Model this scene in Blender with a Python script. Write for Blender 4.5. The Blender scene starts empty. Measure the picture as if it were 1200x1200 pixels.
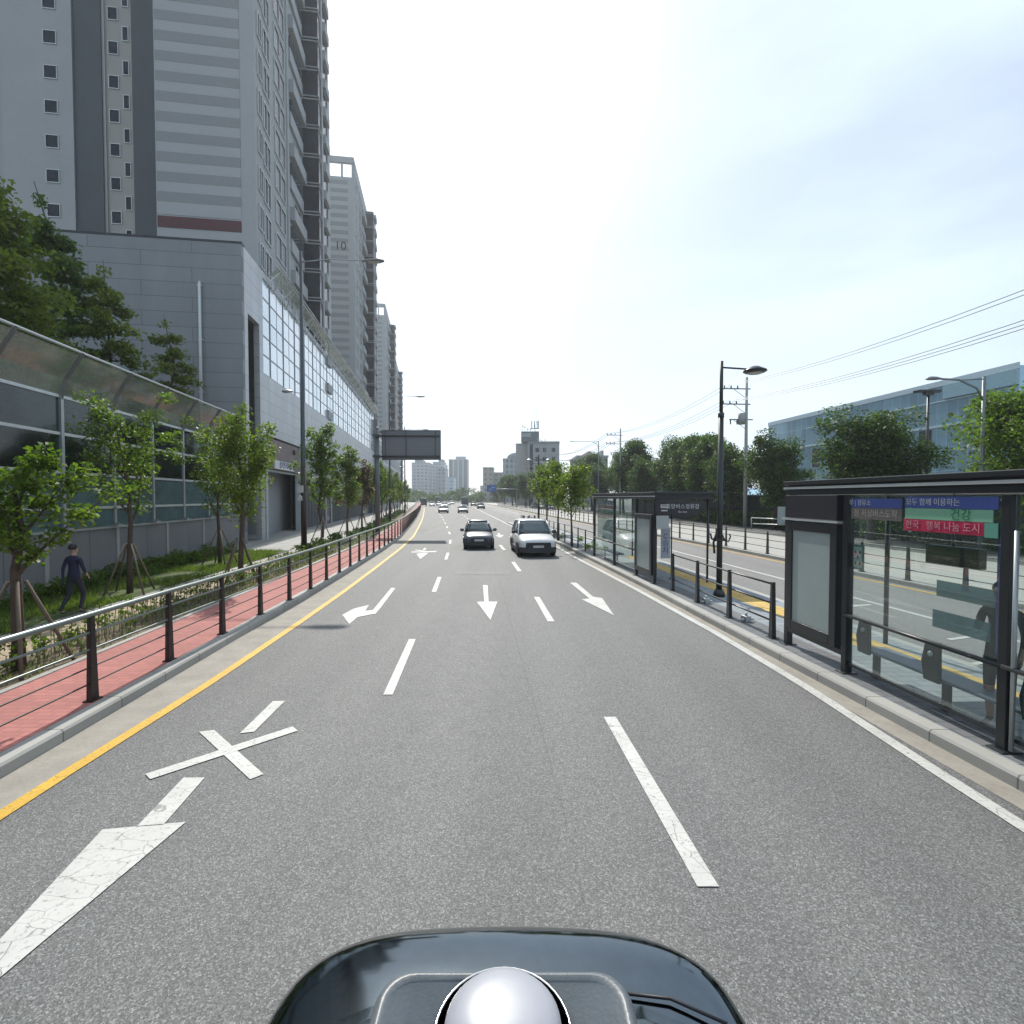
import bpy, bmesh, math, random
import numpy as np
from mathutils import Vector, Matrix
R = math.radians
scene = bpy.context.scene
C = scene.collection
# ---------------------------------------------------------------- camera
cam = bpy.data.objects.new('camera', bpy.data.cameras.new('camera'))
C.objects.link(cam); scene.camera = cam
cam.data.sensor_width = 36; cam.data.lens = 18
cam.data.clip_end = 6000; cam.data.clip_start = 0.05
cam.location = (0, 0, 2.9)
cam.rotation_euler = (R(90 - 1.62), 0, 0)
# ---------------------------------------------------------------- sky, sun, exposure
SUN_EL, SUN_AZ = 45, -10.5           # azimuth from +Y towards +X
w = bpy.data.worlds.new('World'); scene.world = w; w.use_nodes = True
nt = w.node_tree; bg = nt.nodes['Background']
sky = nt.nodes.new('ShaderNodeTexSky'); sky.sky_type = 'NISHITA'; sky.sun_disc = False
sky.sun_elevation = R(SUN_EL); sky.sun_rotation = R(SUN_AZ)
sky.air_density = 1.0; sky.dust_density = 1.6; sky.ozone_density = 1.6
cw = nt.nodes.new('ShaderNodeTexNoise'); cw.inputs['Scale'].default_value = 1.6; cw.inputs['Detail'].default_value = 5
tcw = nt.nodes.new('ShaderNodeTexCoord'); mpw = nt.nodes.new('ShaderNodeMapping'); mpw.inputs['Scale'].default_value = (1, 1, 3.5)
nt.links.new(tcw.outputs['Generated'], mpw.inputs[0]); nt.links.new(mpw.outputs[0], cw.inputs['Vector'])
crw = nt.nodes.new('ShaderNodeValToRGB'); crw.color_ramp.elements[0].position = .42; crw.color_ramp.elements[1].position = .7
crw.color_ramp.elements[0].color = (.47, .47, .47, 1); crw.color_ramp.elements[1].color = (.82, .82, .82, 1)
nt.links.new(cw.outputs['Fac'], crw.inputs[0])
mxw = nt.nodes.new('ShaderNodeMixRGB'); nt.links.new(crw.outputs[0], mxw.inputs[0])
nt.links.new(sky.outputs[0], mxw.inputs[1]); mxw.inputs[2].default_value = (8.0, 9.3, 10.6, 1)
nt.links.new(mxw.outputs[0], bg.inputs['Color']); bg.inputs['Strength'].default_value = 0.093
sd = bpy.data.lights.new('sun', 'SUN'); sd.energy = 3.8; sd.angle = R(.6); sd.color = (1, .95, .87)
so = bpy.data.objects.new('sun', sd); C.objects.link(so)
a, e = R(SUN_AZ), R(SUN_EL)
sv = Vector((math.sin(a) * math.cos(e), math.cos(a) * math.cos(e), math.sin(e)))
so.rotation_euler = sv.to_track_quat('Z', 'Y').to_euler()
scene.view_settings.view_transform = 'Standard'; scene.view_settings.look = 'None'
scene.view_settings.gamma = 1; scene.view_settings.exposure = 0.45
try:
    scene.cycles.max_bounces = 6; scene.cycles.diffuse_bounces = 2; scene.cycles.glossy_bounces = 3
    scene.cycles.transparent_max_bounces = 16; scene.cycles.transmission_bounces = 4
    scene.cycles.caustics_reflective = False; scene.cycles.caustics_refractive = False
except Exception: pass

# ================================================================ materials
class N:
    def __init__(s, name):
        s.m = bpy.data.materials.new(name); s.m.use_nodes = True; s.t = s.m.node_tree
        s.b = s.t.nodes['Principled BSDF']; s.out = s.t.nodes['Material Output']
    def n(s, ty, **k):
        o = s.t.nodes.new(ty)
        for a_, v in k.items(): setattr(o, a_, v)
        return o
    def l(s, a_, b_): s.t.links.new(a_, b_)
    def coord(s, scale=(1, 1, 1), which='Object'):
        tc = s.n('ShaderNodeTexCoord'); mp = s.n('ShaderNodeMapping'); mp.inputs['Scale'].default_value = scale
        s.l(tc.outputs[which], mp.inputs[0]); return mp.outputs[0]
    def noise(s, vec, scale, detail=4, rough=.55):
        o = s.n('ShaderNodeTexNoise'); o.inputs['Scale'].default_value = scale
        o.inputs['Detail'].default_value = detail; o.inputs['Roughness'].default_value = rough
        s.l(vec, o.inputs['Vector']); return o.outputs['Fac']
    def ramp(s, fac, stops):
        o = s.n('ShaderNodeValToRGB'); cr = o.color_ramp
        while len(cr.elements) < len(stops): cr.elements.new(.5)
        for el, (p, c) in zip(cr.elements, stops):
            el.position = p; el.color = (*c, 1) if len(c) == 3 else c
        s.l(fac, o.inputs[0]); return o.outputs[0]
    def mix(s, fac, a_, b_, mode='MIX'):
        o = s.n('ShaderNodeMixRGB', blend_type=mode)
        for i, v in ((0, fac), (1, a_), (2, b_)):
            if hasattr(v, 'links'): s.l(v, o.inputs[i])
            elif i == 0: o.inputs[0].default_value = v
            else: o.inputs[i].default_value = (*v, 1)
        return o.outputs[0]
    def bump(s, h, strength=.3, dist=.01):
        o = s.n('ShaderNodeBump'); o.inputs['Strength'].default_value = strength; o.inputs['Distance'].default_value = dist
        s.l(h, o.inputs['Height']); s.l(o.outputs[0], s.b.inputs['Normal'])

def sc(c, k): return tuple(min(1, x * k) for x in c)
_mc = {}
def mat(name, col, rough=.6, metal=0, var=.12, scale=3, bump=0, coat=0, spec=.5, emit=0):
    if name in _mc: return _mc[name]
    q = N(name); v = q.coord()
    f = q.noise(v, scale, 6); f2 = q.noise(v, scale * 9, 3)
    c1 = q.ramp(f, [(.3, sc(col, 1 - var)), (.7, sc(col, 1 + var))])
    c2 = q.mix(.35, c1, q.ramp(f2, [(.3, sc(col, 1 - var)), (.7, sc(col, 1 + var))]))
    q.l(c2, q.b.inputs['Base Color'])
    q.b.inputs['Roughness'].default_value = rough; q.b.inputs['Metallic'].default_value = metal
    q.b.inputs['Coat Weight'].default_value = coat; q.b.inputs['Specular IOR Level'].default_value = spec
    if bump: q.bump(f2, bump, .01)
    if emit:
        q.b.inputs['Emission Color'].default_value = (*col, 1); q.b.inputs['Emission Strength'].default_value = emit
    _mc[name] = q.m; return q.m

def clad(name, col, bw, bh, axis='y', mortar=.012, joint=.55, rough=.55, metal=0, off=0., var=.06):
    """panel joints laid out in the wall's own plane"""
    q = N(name); tc = q.n('ShaderNodeTexCoord'); sp = q.n('ShaderNodeSeparateXYZ'); cb = q.n('ShaderNodeCombineXYZ')
    q.l(tc.outputs['Object'], sp.inputs[0]); q.l(sp.outputs['XYZ'.index(axis.upper())], cb.inputs[0])
    q.l(sp.outputs[2 if axis != 'z' else 1], cb.inputs[1])
    b = q.n('ShaderNodeTexBrick'); q.l(cb.outputs[0], b.inputs['Vector'])
    b.offset = off; b.inputs['Scale'].default_value = 1; b.inputs['Brick Width'].default_value = bw
    b.inputs['Row Height'].default_value = bh; b.inputs['Mortar Size'].default_value = mortar; b.inputs['Mortar Smooth'].default_value = 0
    b.inputs['Color1'].default_value = (*sc(col, 1 - var), 1); b.inputs['Color2'].default_value = (*sc(col, 1 + var), 1)
    b.inputs['Mortar'].default_value = (*sc(col, joint), 1)
    f = q.noise(q.coord((1, 1, .25)), .8, 6)
    c = q.mix(.8, b.outputs['Color'], q.ramp(f, [(.3, (.8, .8, .8)), (.7, (1, 1, 1))]), 'MULTIPLY')
    q.l(c, q.b.inputs['Base Color']); q.b.inputs['Roughness'].default_value = rough; q.b.inputs['Metallic'].default_value = metal
    return q.m

def winwall(name, wall, glass, bw, bh, mortar, axis='x'):
    """distant facade: window openings in a wall, glossy where glazed"""
    q = N(name); tc = q.n('ShaderNodeTexCoord'); sp = q.n('ShaderNodeSeparateXYZ'); cb = q.n('ShaderNodeCombineXYZ')
    q.l(tc.outputs['Object'], sp.inputs[0])
    ad = q.n('ShaderNodeMath', operation='ADD'); q.l(sp.outputs[0], ad.inputs[0]); q.l(sp.outputs[1], ad.inputs[1])
    q.l(ad.outputs[0], cb.inputs[0]); q.l(sp.outputs[2], cb.inputs[1])
    b = q.n('ShaderNodeTexBrick'); q.l(cb.outputs[0], b.inputs['Vector']); b.offset = 0
    b.inputs['Scale'].default_value = 1; b.inputs['Brick Width'].default_value = bw; b.inputs['Row Height'].default_value = bh
    b.inputs['Mortar Size'].default_value = mortar; b.inputs['Mortar Smooth'].default_value = 0
    b.inputs['Color1'].default_value = (*sc(glass, .6), 1); b.inputs['Color2'].default_value = (*sc(glass, 1.6), 1)
    b.inputs['Mortar'].default_value = (*wall, 1)
    q.l(b.outputs['Color'], q.b.inputs['Base Color']); q.b.inputs['Roughness'].default_value = .5
    return q.m

def glass(name, tint=(.8, .9, .9), refl=.12, body=0., bodycol=(.6, .7, .7), rough=.02):
    q = N(name); q.t.nodes.remove(q.b)
    tr = q.n('ShaderNodeBsdfTransparent'); tr.inputs[0].default_value = (*tint, 1)
    gl = q.n('ShaderNodeBsdfGlossy'); gl.inputs['Roughness'].default_value = rough; gl.inputs[0].default_value = (1, 1, 1, 1)
    lw = q.n('ShaderNodeLayerWeight'); lw.inputs[0].default_value = .18
    mr = q.n('ShaderNodeMapRange'); q.l(lw.outputs['Fresnel'], mr.inputs[0]); mr.inputs[3].default_value = refl * .6; mr.inputs[4].default_value = min(1, refl * 4)
    ms = q.n('ShaderNodeMixShader'); q.l(mr.outputs[0], ms.inputs[0]); q.l(tr.outputs[0], ms.inputs[1]); q.l(gl.outputs[0], ms.inputs[2])
    last = ms.outputs[0]
    if body:
        df = q.n('ShaderNodeBsdfDiffuse'); df.inputs[0].default_value = (*bodycol, 1)
        tl = q.n('ShaderNodeBsdfTranslucent'); tl.inputs[0].default_value = (*bodycol, 1)
        m1 = q.n('ShaderNodeMixShader'); m1.inputs[0].default_value = .5; q.l(df.outputs[0], m1.inputs[1]); q.l(tl.outputs[0], m1.inputs[2])
        f = q.noise(q.coord(), 1.5, 6); mr2 = q.n('ShaderNodeMapRange'); q.l(f, mr2.inputs[0]); mr2.inputs[1].default_value = .3; mr2.inputs[2].default_value = .7
        mr2.inputs[3].default_value = body * .75; mr2.inputs[4].default_value = min(1, body * 1.25)
        m2 = q.n('ShaderNodeMixShader'); q.l(mr2.outputs[0], m2.inputs[0]); q.l(last, m2.inputs[1]); q.l(m1.outputs[0], m2.inputs[2]); last = m2.outputs[0]
    q.l(last, q.out.inputs[0]); return q.m

def leafmat(name, c1, c2, trans=.45):
    q = N(name); g = q.n('ShaderNodeNewGeometry')
    f = q.noise(q.coord(), .9, 3)
    c = q.ramp(g.outputs['Random Per Island'], [(0, c1), (1, c2)])
    c = q.mix(.6, c, q.ramp(f, [(.35, (.62, .66, .6)), (.65, (1.0, 1.0, 1.0))]), 'MULTIPLY')
    q.l(c, q.b.inputs['Base Color']); q.b.inputs['Roughness'].default_value = .5; q.b.inputs['Specular IOR Level'].default_value = .35
    tl = q.n('ShaderNodeBsdfTranslucent'); q.l(q.mix(1, c, (1.6, 1.9, .7), 'MULTIPLY'), tl.inputs[0])
    ms = q.n('ShaderNodeMixShader'); ms.inputs[0].default_value = trans
    q.l(q.b.outputs[0], ms.inputs[1]); q.l(tl.outputs[0], ms.inputs[2]); q.l(ms.outputs[0], q.out.inputs[0])
    return q.m

def asphalt(name, base, track=True):
    q = N(name); v = q.coord()
    vo = q.n('ShaderNodeTexVoronoi'); vo.inputs['Scale'].default_value = 92; q.l(v, vo.inputs['Vector'])
    sp = q.n('ShaderNodeSeparateXYZ'); q.l(vo.outputs['Color'], sp.inputs[0])
    st = q.ramp(sp.outputs[0], [(0, sc(base, .58)), (.5, sc(base, .92)), (.8, sc(base, 1.2)), (1, sc(base, 1.9))])
    fine = q.ramp(q.noise(v, 120, 2, .7), [(.3, (.55, .55, .55)), (.7, (1.35, 1.35, 1.35))])
    c = q.mix(1, st, fine, 'MULTIPLY')
    big = q.ramp(q.noise(q.coord((1, .25, 1)), .55, 6, .6), [(.3, (.965, .965, .965)), (.7, (1.03, 1.03, 1.03))])
    c = q.mix(1, c, big, 'MULTIPLY')
    pat = q.ramp(q.noise(q.coord((.7, .07, 1)), 1.0, 3, .5), [(.4, (.975, .975, .975)), (.6, (1.02, 1.02, 1.02))])
    c = q.mix(1, c, pat, 'MULTIPLY')
    wv = q.n('ShaderNodeTexWave'); wv.wave_type = 'BANDS'; wv.bands_direction = 'X'; wv.inputs['Scale'].default_value = .205; wv.inputs['Distortion'].default_value = .5; wv.inputs['Detail'].default_value = 1; wv.inputs['Detail Scale'].default_value = .6
    q.l(q.coord((1, .12, 1)), wv.inputs['Vector']); c = q.mix(1, c, q.ramp(wv.outputs['Fac'], [(.2, (.96, .96, .965)), (.8, (1.035, 1.035, 1.03))]), 'MULTIPLY')
    st_ = q.noise(q.coord((1, .35, 1)), 1.7, 5, .7); c = q.mix(1, c, q.ramp(st_, [(.26, (.9, .9, .9)), (.33, (1, 1, 1))]), 'MULTIPLY')
    q.l(c, q.b.inputs['Base Color'])
    q.l(q.ramp(q.noise(v, 3, 4), [(.3, (.73,) * 3), (.7, (.77,) * 3)]), q.b.inputs['Roughness'])
    q.bump(vo.outputs['Distance'], .35, .004)
    return q.m

def paint(name, col, crack=.8):
    q = N(name); v = q.coord()
    vo = q.n('ShaderNodeTexVoronoi', feature='DISTANCE_TO_EDGE'); vo.inputs['Scale'].default_value = 4.5
    mp = q.n('ShaderNodeMapping'); mp.inputs['Scale'].default_value = (.7, 1.5, 1); q.l(v, mp.inputs[0])
    nz = q.n('ShaderNodeTexNoise'); nz.inputs['Scale'].default_value = 6; q.l(v, nz.inputs['Vector'])
    mx = q.n('ShaderNodeMixRGB'); mx.inputs[0].default_value = .05; q.l(mp.outputs[0], mx.inputs[1]); q.l(nz.outputs['Color'], mx.inputs[2]); q.l(mx.outputs[0], vo.inputs['Vector'])
    cr = q.ramp(vo.outputs['Distance'], [(.004, (1 - crack,) * 3), (.014, (1, 1, 1))])
    wear = q.ramp(q.noise(v, 26, 5, .75), [(.34, (.45,) * 3), (.44, (1, 1, 1))])
    tone = q.ramp(q.noise(v, 2.2, 4), [(.3, sc(col, .82)), (.7, col)])
    q.l(q.mix(1, q.mix(1, tone, cr, 'MULTIPLY'), wear, 'MULTIPLY'), q.b.inputs['Base Color']); q.b.inputs['Roughness'].default_value = .6
    return q.m

def paving(name, col, bw, bh, joint=.6, off=.5, var=.1, rough=.75):
    m_ = clad(name, col, bw, bh, 'x', .01, joint, rough, 0, off, var)
    t = m_.node_tree                                    # lie the pattern in the ground plane
    sp = [n for n in t.nodes if n.type == 'SEPXYZ'][0]; cb = [n for n in t.nodes if n.type == 'COMBXYZ'][0]
    t.links.new(sp.outputs[1], cb.inputs[1]); return m_

ASPH = asphalt('asphalt', (.132, .134, .132)); ASPH2 = asphalt('asphalt_far', (.17, .168, .16))
WHITE = paint('road_paint_white', (.52, .52, .49), .5); YEL = paint('road_paint_yellow', (.62, .37, .035), .35)
CONC = mat('gutter_concrete', (.27, .25, .215), .85, var=.22, scale=2.5, bump=.3)
KERB = clad('kerb_stone', (.34, .335, .315), 5, 1.0, 'y', .012, .45, .8, 0, 0, .08)
KERBS = paving('kerb_stone_top', (.36, .355, .33), 20, 1.0, .45, 0, .08)
REDP = paving('red_path', (.40, .155, .135), .22, .11, .80, .5, .10, .85)
PAVE = paving('grey_pavers', (.30, .30, .285), .6, .3)
PAVEB = paving('beige_pavers', (.34, .27, .17), .3, .3, .7)
ISL = paving('dark_island_pavers', (.135, .14, .145), .4, .2)
BLUEP = paving('bluegrey_pavers', (.24, .27, .29), .4, .2)
TACT = paving('tactile_yellow', (.56, .38, .10), .3, .3, .6, 0)
SOIL = mat('soil', (.14, .11, .075), .95, var=.35, scale=4, bump=.6)
LAWN = mat('lawn_base', (.06, .085, .022), .95, var=.4, scale=2)
GROUND = mat('ground_dull', (.17, .165, .15), .95, var=.2, scale=.05)
DARK = mat('dark_painted_steel', (.022, .025, .028), .38, .2, var=.2)
BROWN = mat('brown_black_steel', (.026, .017, .016), .45, .2, var=.25)
RAILG = mat('greenish_grey_rail', (.17, .20, .185), .38, .5, var=.12)
STEEL = mat('galvanised_steel', (.36, .39, .40), .42, .6, var=.12)
LSTEEL = mat('light_aluminium', (.50, .53, .53), .4, .4, var=.08)
GLS = glass('shelter_glass', (.88, .93, .92), .09, .03, (.5, .6, .58))
GLF = glass('frosted_glass', (.75, .84, .83), .10, .5, (.36, .43, .42), .2)
TINT = glass('tinted_acrylic', (.26, .33, .34), .09, .10, (.06, .09, .10), .06)
TINT2 = glass('smoky_acrylic', (.80, .84, .80), .10, .22, (.42, .45, .41), .08)
TEAL = glass('teal_panel', (.25, .33, .33), .07, .8, (.20, .30, .31), .25)
BGL = mat('building_glass', (.055, .07, .08), .08, 0, var=.25, scale=.3, spec=.9)
BGLB = mat('dark_window_glass', (.017, .022, .03), .22, 0, var=.6, scale=.5, spec=.3)
RUB = mat('rubber', (.015, .015, .015), .8); BLK = mat('black_plastic', (.018, .018, .02), .5)
BARK = mat('bark', (.075, .055, .042), .95, var=.35, scale=8, bump=.8)
STAKE = mat('wooden_stake', (.13, .10, .075), .9, var=.25, scale=6, bump=.4)
LEAFN = leafmat('leaf_young', (.06, .11, .018), (.135, .185, .03), .5)
LEAFY = leafmat('leaf_yellow_green', (.075, .12, .018), (.16, .20, .03), .5)
LEAFD = leafmat('leaf_dark', (.022, .048, .015), (.088, .140, .032), .4)
LEAFF = leafmat('leaf_feathery_lit', (.09, .13, .026), (.19, .22, .045), .45)  # leaf colour brightened in place of sunlight the tower blocks
LEAFD2 = leafmat('leaf_dark_feathery', (.065, .115, .04), (.12, .175, .05), .45)
LEAFR = leafmat('leaf_rusty', (.06, .06, .02), (.11, .065, .03), .45)
GRASSM = leafmat('grass_blade', (.075, .12, .02), (.17, .21, .045), .4)

# ================================================================ mesh helpers
class MB:
    def __init__(s): s.v = []; s.f = []; s.mi = []; s.sm = []
    def add(s, vs, fs, mi=0, smooth=False):
        o = len(s.v); s.v += [tuple(p) for p in vs]
        for f in fs: s.f.append([i + o for i in f]); s.mi.append(mi); s.sm.append(smooth)
        return s
    def box(s, x0, x1, y0, y1, z0, z1, mi=0, M=None):
        v = [(x, y, z) for x in (x0, x1) for y in (y0, y1) for z in (z0, z1)]
        if M is not None: v = [tuple(M @ Vector(p)) for p in v]
        return s.add(v, [(0, 1, 3, 2), (4, 6, 7, 5), (0, 4, 5, 1), (2, 3, 7, 6), (0, 2, 6, 4), (1, 5, 7, 3)], mi)
    def tube(s, pts, r, n=8, mi=0, cap=True):
        pts = [Vector(p) for p in pts]; rs = r if isinstance(r, (list, tuple)) else [r] * len(pts)
        vs = []; fs = []; prev = None
        for i, p in enumerate(pts):
            d = (pts[min(i + 1, len(pts) - 1)] - pts[max(i - 1, 0)]); d = d.normalized() if d.length > 1e-9 else Vector((0, 0, 1))
            u = prev - d * prev.dot(d) if prev is not None else d.cross(Vector((0, 0, 1)) if abs(d.z) < .9 else Vector((1, 0, 0)))
            if u.length < 1e-6: u = d.orthogonal()
            u.normalize(); prev = u; w_ = d.cross(u)
            for k in range(n):
                a_ = 2 * math.pi * k / n; vs.append(p + (u * math.cos(a_) + w_ * math.sin(a_)) * rs[i])
        for i in range(len(pts) - 1):
            for k in range(n): k2 = (k + 1) % n; fs.append((i * n + k, i * n + k2, (i + 1) * n + k2, (i + 1) * n + k))
        if cap: fs += [tuple(range(n))[::-1], tuple((len(pts) - 1) * n + k for k in range(n))]
        return s.add(vs, fs, mi, n > 5)
    def lathe(s, prof, n=20, mi=0, M=None, smooth=True):
        vs = [];
        for r, z in prof:
            for k in range(n): a_ = 2 * math.pi * k / n; vs.append(Vector((r * math.cos(a_), r * math.sin(a_), z)))
        if M is not None: vs = [M @ p for p in vs]
        fs = [(i * n + k, i * n + (k + 1) % n, (i + 1) * n + (k + 1) % n, (i + 1) * n + k) for i in range(len(prof) - 1) for k in range(n)]
        fs += [tuple(range(n))[::-1], tuple((len(prof) - 1) * n + k for k in range(n))]
        return s.add(vs, fs, mi, smooth)
    def prism(s, poly, z0, z1, mi=0):
        n = len(poly); v = [(x, y, z0) for x, y in poly] + [(x, y, z1) for x, y in poly]
        return s.add(v, [tuple(range(n))[::-1], tuple(range(n, 2 * n))] + [(i, (i + 1) % n, n + (i + 1) % n, n + i) for i in range(n)], mi)
    def prismx(s, poly, x0, x1, mi=0):       # polygon in (y,z), thickness along x
        n = len(poly); v = [(x0, y, z) for y, z in poly] + [(x1, y, z) for y, z in poly]
        return s.add(v, [tuple(range(n)), tuple(range(n, 2 * n))[::-1]] + [(i, n + i, n + (i + 1) % n, (i + 1) % n) for i in range(n)], mi)
    def loft(s, rings, mi=0, cap=True, closed=True, smooth=True):
        n = len(rings[0]); vs = [p for r_ in rings for p in r_]; fs = []
        for i in range(len(rings) - 1):
            for k in range(n if closed else n - 1): fs.append((i * n + k, i * n + (k + 1) % n, (i + 1) * n + (k + 1) % n, (i + 1) * n + k))
        if cap: fs += [tuple(range(n))[::-1], tuple((len(rings) - 1) * n + k for k in range(n))]
        return s.add(vs, fs, mi, smooth)
    def mesh(s, name, mats):
        me = bpy.data.meshes.new(name); me.from_pydata(s.v, [], s.f)
        for m_ in (mats if isinstance(mats, (list, tuple)) else [mats]): me.materials.append(m_)
        me.polygons.foreach_set('material_index', s.mi); me.polygons.foreach_set('use_smooth', s.sm)
        me.update(); return me
    def build(s, name, mats, parent=None, bev=0, loc=None, rotz=0):
        me = s.mesh(name, mats); o = bpy.data.objects.new(name, me); C.objects.link(o)
        bm = bmesh.new(); bm.from_mesh(me); bmesh.ops.recalc_face_normals(bm, faces=bm.faces)
        bm.to_mesh(me); bm.free()
        if parent: o.parent = parent
        if loc is not None: o.location = loc
        if rotz: o.rotation_euler = (0, 0, rotz)
        if bev:
            b = o.modifiers.new('bevel', 'BEVEL'); b.width = bev; b.segments = 2; b.limit_method = 'ANGLE'; b.angle_limit = R(40)
        return o
def B(*a_, **k): return MB().box(*a_, **k)
def tag(o, label=None, cat=None, group=None, kind=None):
    for k, v in (('label', label), ('category', cat), ('group', group), ('kind', kind)):
        if v: o[k] = v
    return o
def empty(name, loc=(0, 0, 0), rz=0, label=None, cat=None, group=None):
    o = bpy.data.objects.new(name, None); C.objects.link(o); o.location = loc; o.rotation_euler = (0, 0, rz)
    o.empty_display_size = .2; return tag(o, label, cat, group)
def copy_tree(o, parent=None):
    c = o.copy(); C.objects.link(c); c.parent = parent
    for ch in [x for x in bpy.data.objects if x.parent == o]: copy_tree(ch, c)
    return c
def struct(o): o['kind'] = 'structure'; return o
def text_mesh(name, s, size, m_, parent, loc, rot, depth=.01, sx=1):
    cu = bpy.data.curves.new(name, 'FONT'); cu.body = s; cu.size = size; cu.extrude = depth; cu.align_x = 'CENTER'; cu.align_y = 'CENTER'
    t = bpy.data.objects.new(name, cu); C.objects.link(t)
    dg = bpy.context.evaluated_depsgraph_get(); me = bpy.data.meshes.new_from_object(t.evaluated_get(dg))
    bpy.data.objects.remove(t); me.materials.clear(); me.materials.append(m_)
    o = bpy.data.objects.new(name, me); C.objects.link(o); o.parent = parent; o.location = loc; o.rotation_euler = rot; o.scale = (sx, 1, 1)
    return o

# ================================================================ road geometry
GK = [-60, 4, 7, 11.8, 15.7, 21, 29, 38, 51, 62, 73, 116, 200, 400]
GV = [0, 0, -.19, -.54, -.80, -1.24, -1.95, -2.95, -4.9, -6.6, -8.35, -15.5, -30.0, -66]
HK = [-60, 4, 7, 11.8, 15.7, 21, 29, 38, 51, 102, 158, 250, 400]
HV = [0, 0, -.19, -.54, -.80, -1.24, -1.95, -2.95, -4.9, -10.8, -16.9, -27.5, -46]
def gl(y): return float(np.interp(y, GK, GV))
def gr(y): return float(np.interp(y, HK, HV))
def ys(y0, y1):
    out = []; y = y0
    while y < y1 - 1e-6: out.append(y); y += .8 if y < 60 else (2.5 if y < 140 else 8)
    return out + [y1]
def gx(off, y, side): return (gl if side == 'l' else gr)(y) + (off(y) if callable(off) else off)
def strip(name, o0, o1, y0, y1, z, m_, s0='l', s1=None):
    s1 = s1 or s0; mb = MB(); Y = ys(y0, y1); zz = z if callable(z) else (lambda y: z)
    v = [];
    for y in Y: v += [(gx(o0, y, s0), y, zz(y)), (gx(o1, y, s1), y, zz(y))]
    mb.add(v, [(2 * i, 2 * i + 1, 2 * i + 3, 2 * i + 2) for i in range(len(Y) - 1)]); return mb.build(name, m_)
def sweep(name, prof, y0, y1, m_, side):       # prof: (offset, z) closed outline
    mb = MB(); mb.loft([[(gx(o_, y, side), y, z) for o_, z in prof] for y in ys(y0, y1)], smooth=False); return mb.build(name, m_)

FAR = 330
g0 = MB(); g0.add([(-3000, -300, -.03), (3000, -300, -.03), (3000, 5000, -.03), (-3000, 5000, -.03)], [(0, 1, 2, 3)])
struct(g0.build('ground', GROUND))
struct(strip('road', -5.15, 7.95, -30, FAR, 0, ASPH, 'l', 'r'))
struct(strip('bus_road', 7.95, 13.9, -30, FAR, .002, ASPH2, 'r'))
struct(strip('far_road', 14.3, 23.1, -30, FAR, .003, mat('pale_concrete_road', (.33, .325, .30), .75, var=.1, scale=.6), 'r'))
OY = lambda y: float(np.interp(y, [3, 5, 8, 12], [-4.66, -4.62, -4.46, -4.38]))
struct(strip('gutter_left', -5.21, lambda y: OY(y) - .05, -30, FAR, .004, CONC, 'l'))
struct(strip('gutter_right', 4.78, 5.09, -30, 60, .004, CONC, 'r'))
y1_ = strip('yellow_edge_line', lambda y: OY(y) - .075, lambda y: OY(y) + .075, -5, FAR, .009, YEL, 'l'); struct(y1_)
OW = lambda y: float(np.interp(y, [3, 5, 8, 11, 25, 50], [4.48, 4.55, 4.76, 4.83, 4.62, 5.0]))
struct(strip('white_edge_line', lambda y: OW(y) - .08, lambda y: OW(y) + .08, -5, 200, .009, WHITE, 'r'))
struct(strip('bus_lane_line', 10.55, 10.7, -5, 200, .009, WHITE, 'r'))
struct(strip('fence_side_line', 13.4, 13.55, -5, 250, .009, YEL, 'r'))
struct(sweep('kerb_left', [(-5.2, -.02), (-5.2, .12), (-5.22, .15), (-5.42, .15), (-5.42, -.02)], -20, FAR, [KERBS], 'l'))
struct(sweep('kerb_right', [(5.08, -.02), (5.08, .12), (5.10, .15), (5.29, .15), (5.29, -.02)], -20, 58, [KERBS], 'r'))
struct(sweep('island_outer_kerb', [(7.75, -.02), (7.75, .15), (7.93, .15), (7.95, .12), (7.95, -.02)], -20, 58, [KERBS], 'r'))
struct(strip('bus_island', 5.29, 7.75, -20, 58, .149, BLUEP, 'r'))
struct(strip('island_dark_border', 5.32, 5.95, -20, 40, .153, ISL, 'r'))
struct(strip('tactile_strip', 6.75, 7.35, -20, 24, .153, TACT, 'r'))
struct(sweep('median_kerb', [(13.85, -.02), (13.85, .14), (14.35, .14), (14.35, -.02)], -20, 250, [KERBS], 'r'))
struct(sweep('far_kerb', [(23.1, -.02), (23.1, .15), (23.35, .15), (23.35, -.02)], -20, FAR, [KERBS], 'r'))
struct(strip('far_pavement', 23.35, 60, -20, FAR, .149, mat('far_pavement_shaded', (.10, .10, .095), .9, var=.2, scale=.5), 'r'))  # grey darkened all over to carry the shade under the trees
struct(strip('far_lane_line', 18.6, 18.75, -5, 250, .009, WHITE, 'r'))
struct(strip('red_path', -5.42, -6.95, -20, FAR, .149, REDP, 'l'))
struct(sweep('path_edging', [(-6.95, .1), (-6.95, .165), (-7.06, .165), (-7.06, .1)], -20, FAR, [KERBS], 'l'))
struct(strip('planting_soil', -7.06, -8.1, -20, 120, .148, SOIL, 'l'))
struct(strip('pavement', -8.1, -24, -20, FAR, .147, PAVE, 'l'))
struct(strip('beige_walkway', -8.2, -9.5, -20, 26, .152, PAVEB, 'l'))
def lw(y): return -13.45 - .145 * (y - 13.5)           # plane of the barrier wall and of the podium
gm = MB(); Y = ys(-10, 26.5)
gm.add([p for y in Y for p in ((gl(y) - 9.75, y, .156), (lw(y) + .05, y, .156))], [(2 * i, 2 * i + 1, 2 * i + 3, 2 * i + 2) for i in range(len(Y) - 1)])
struct(gm.build('lawn_soil', LAWN))

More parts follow.
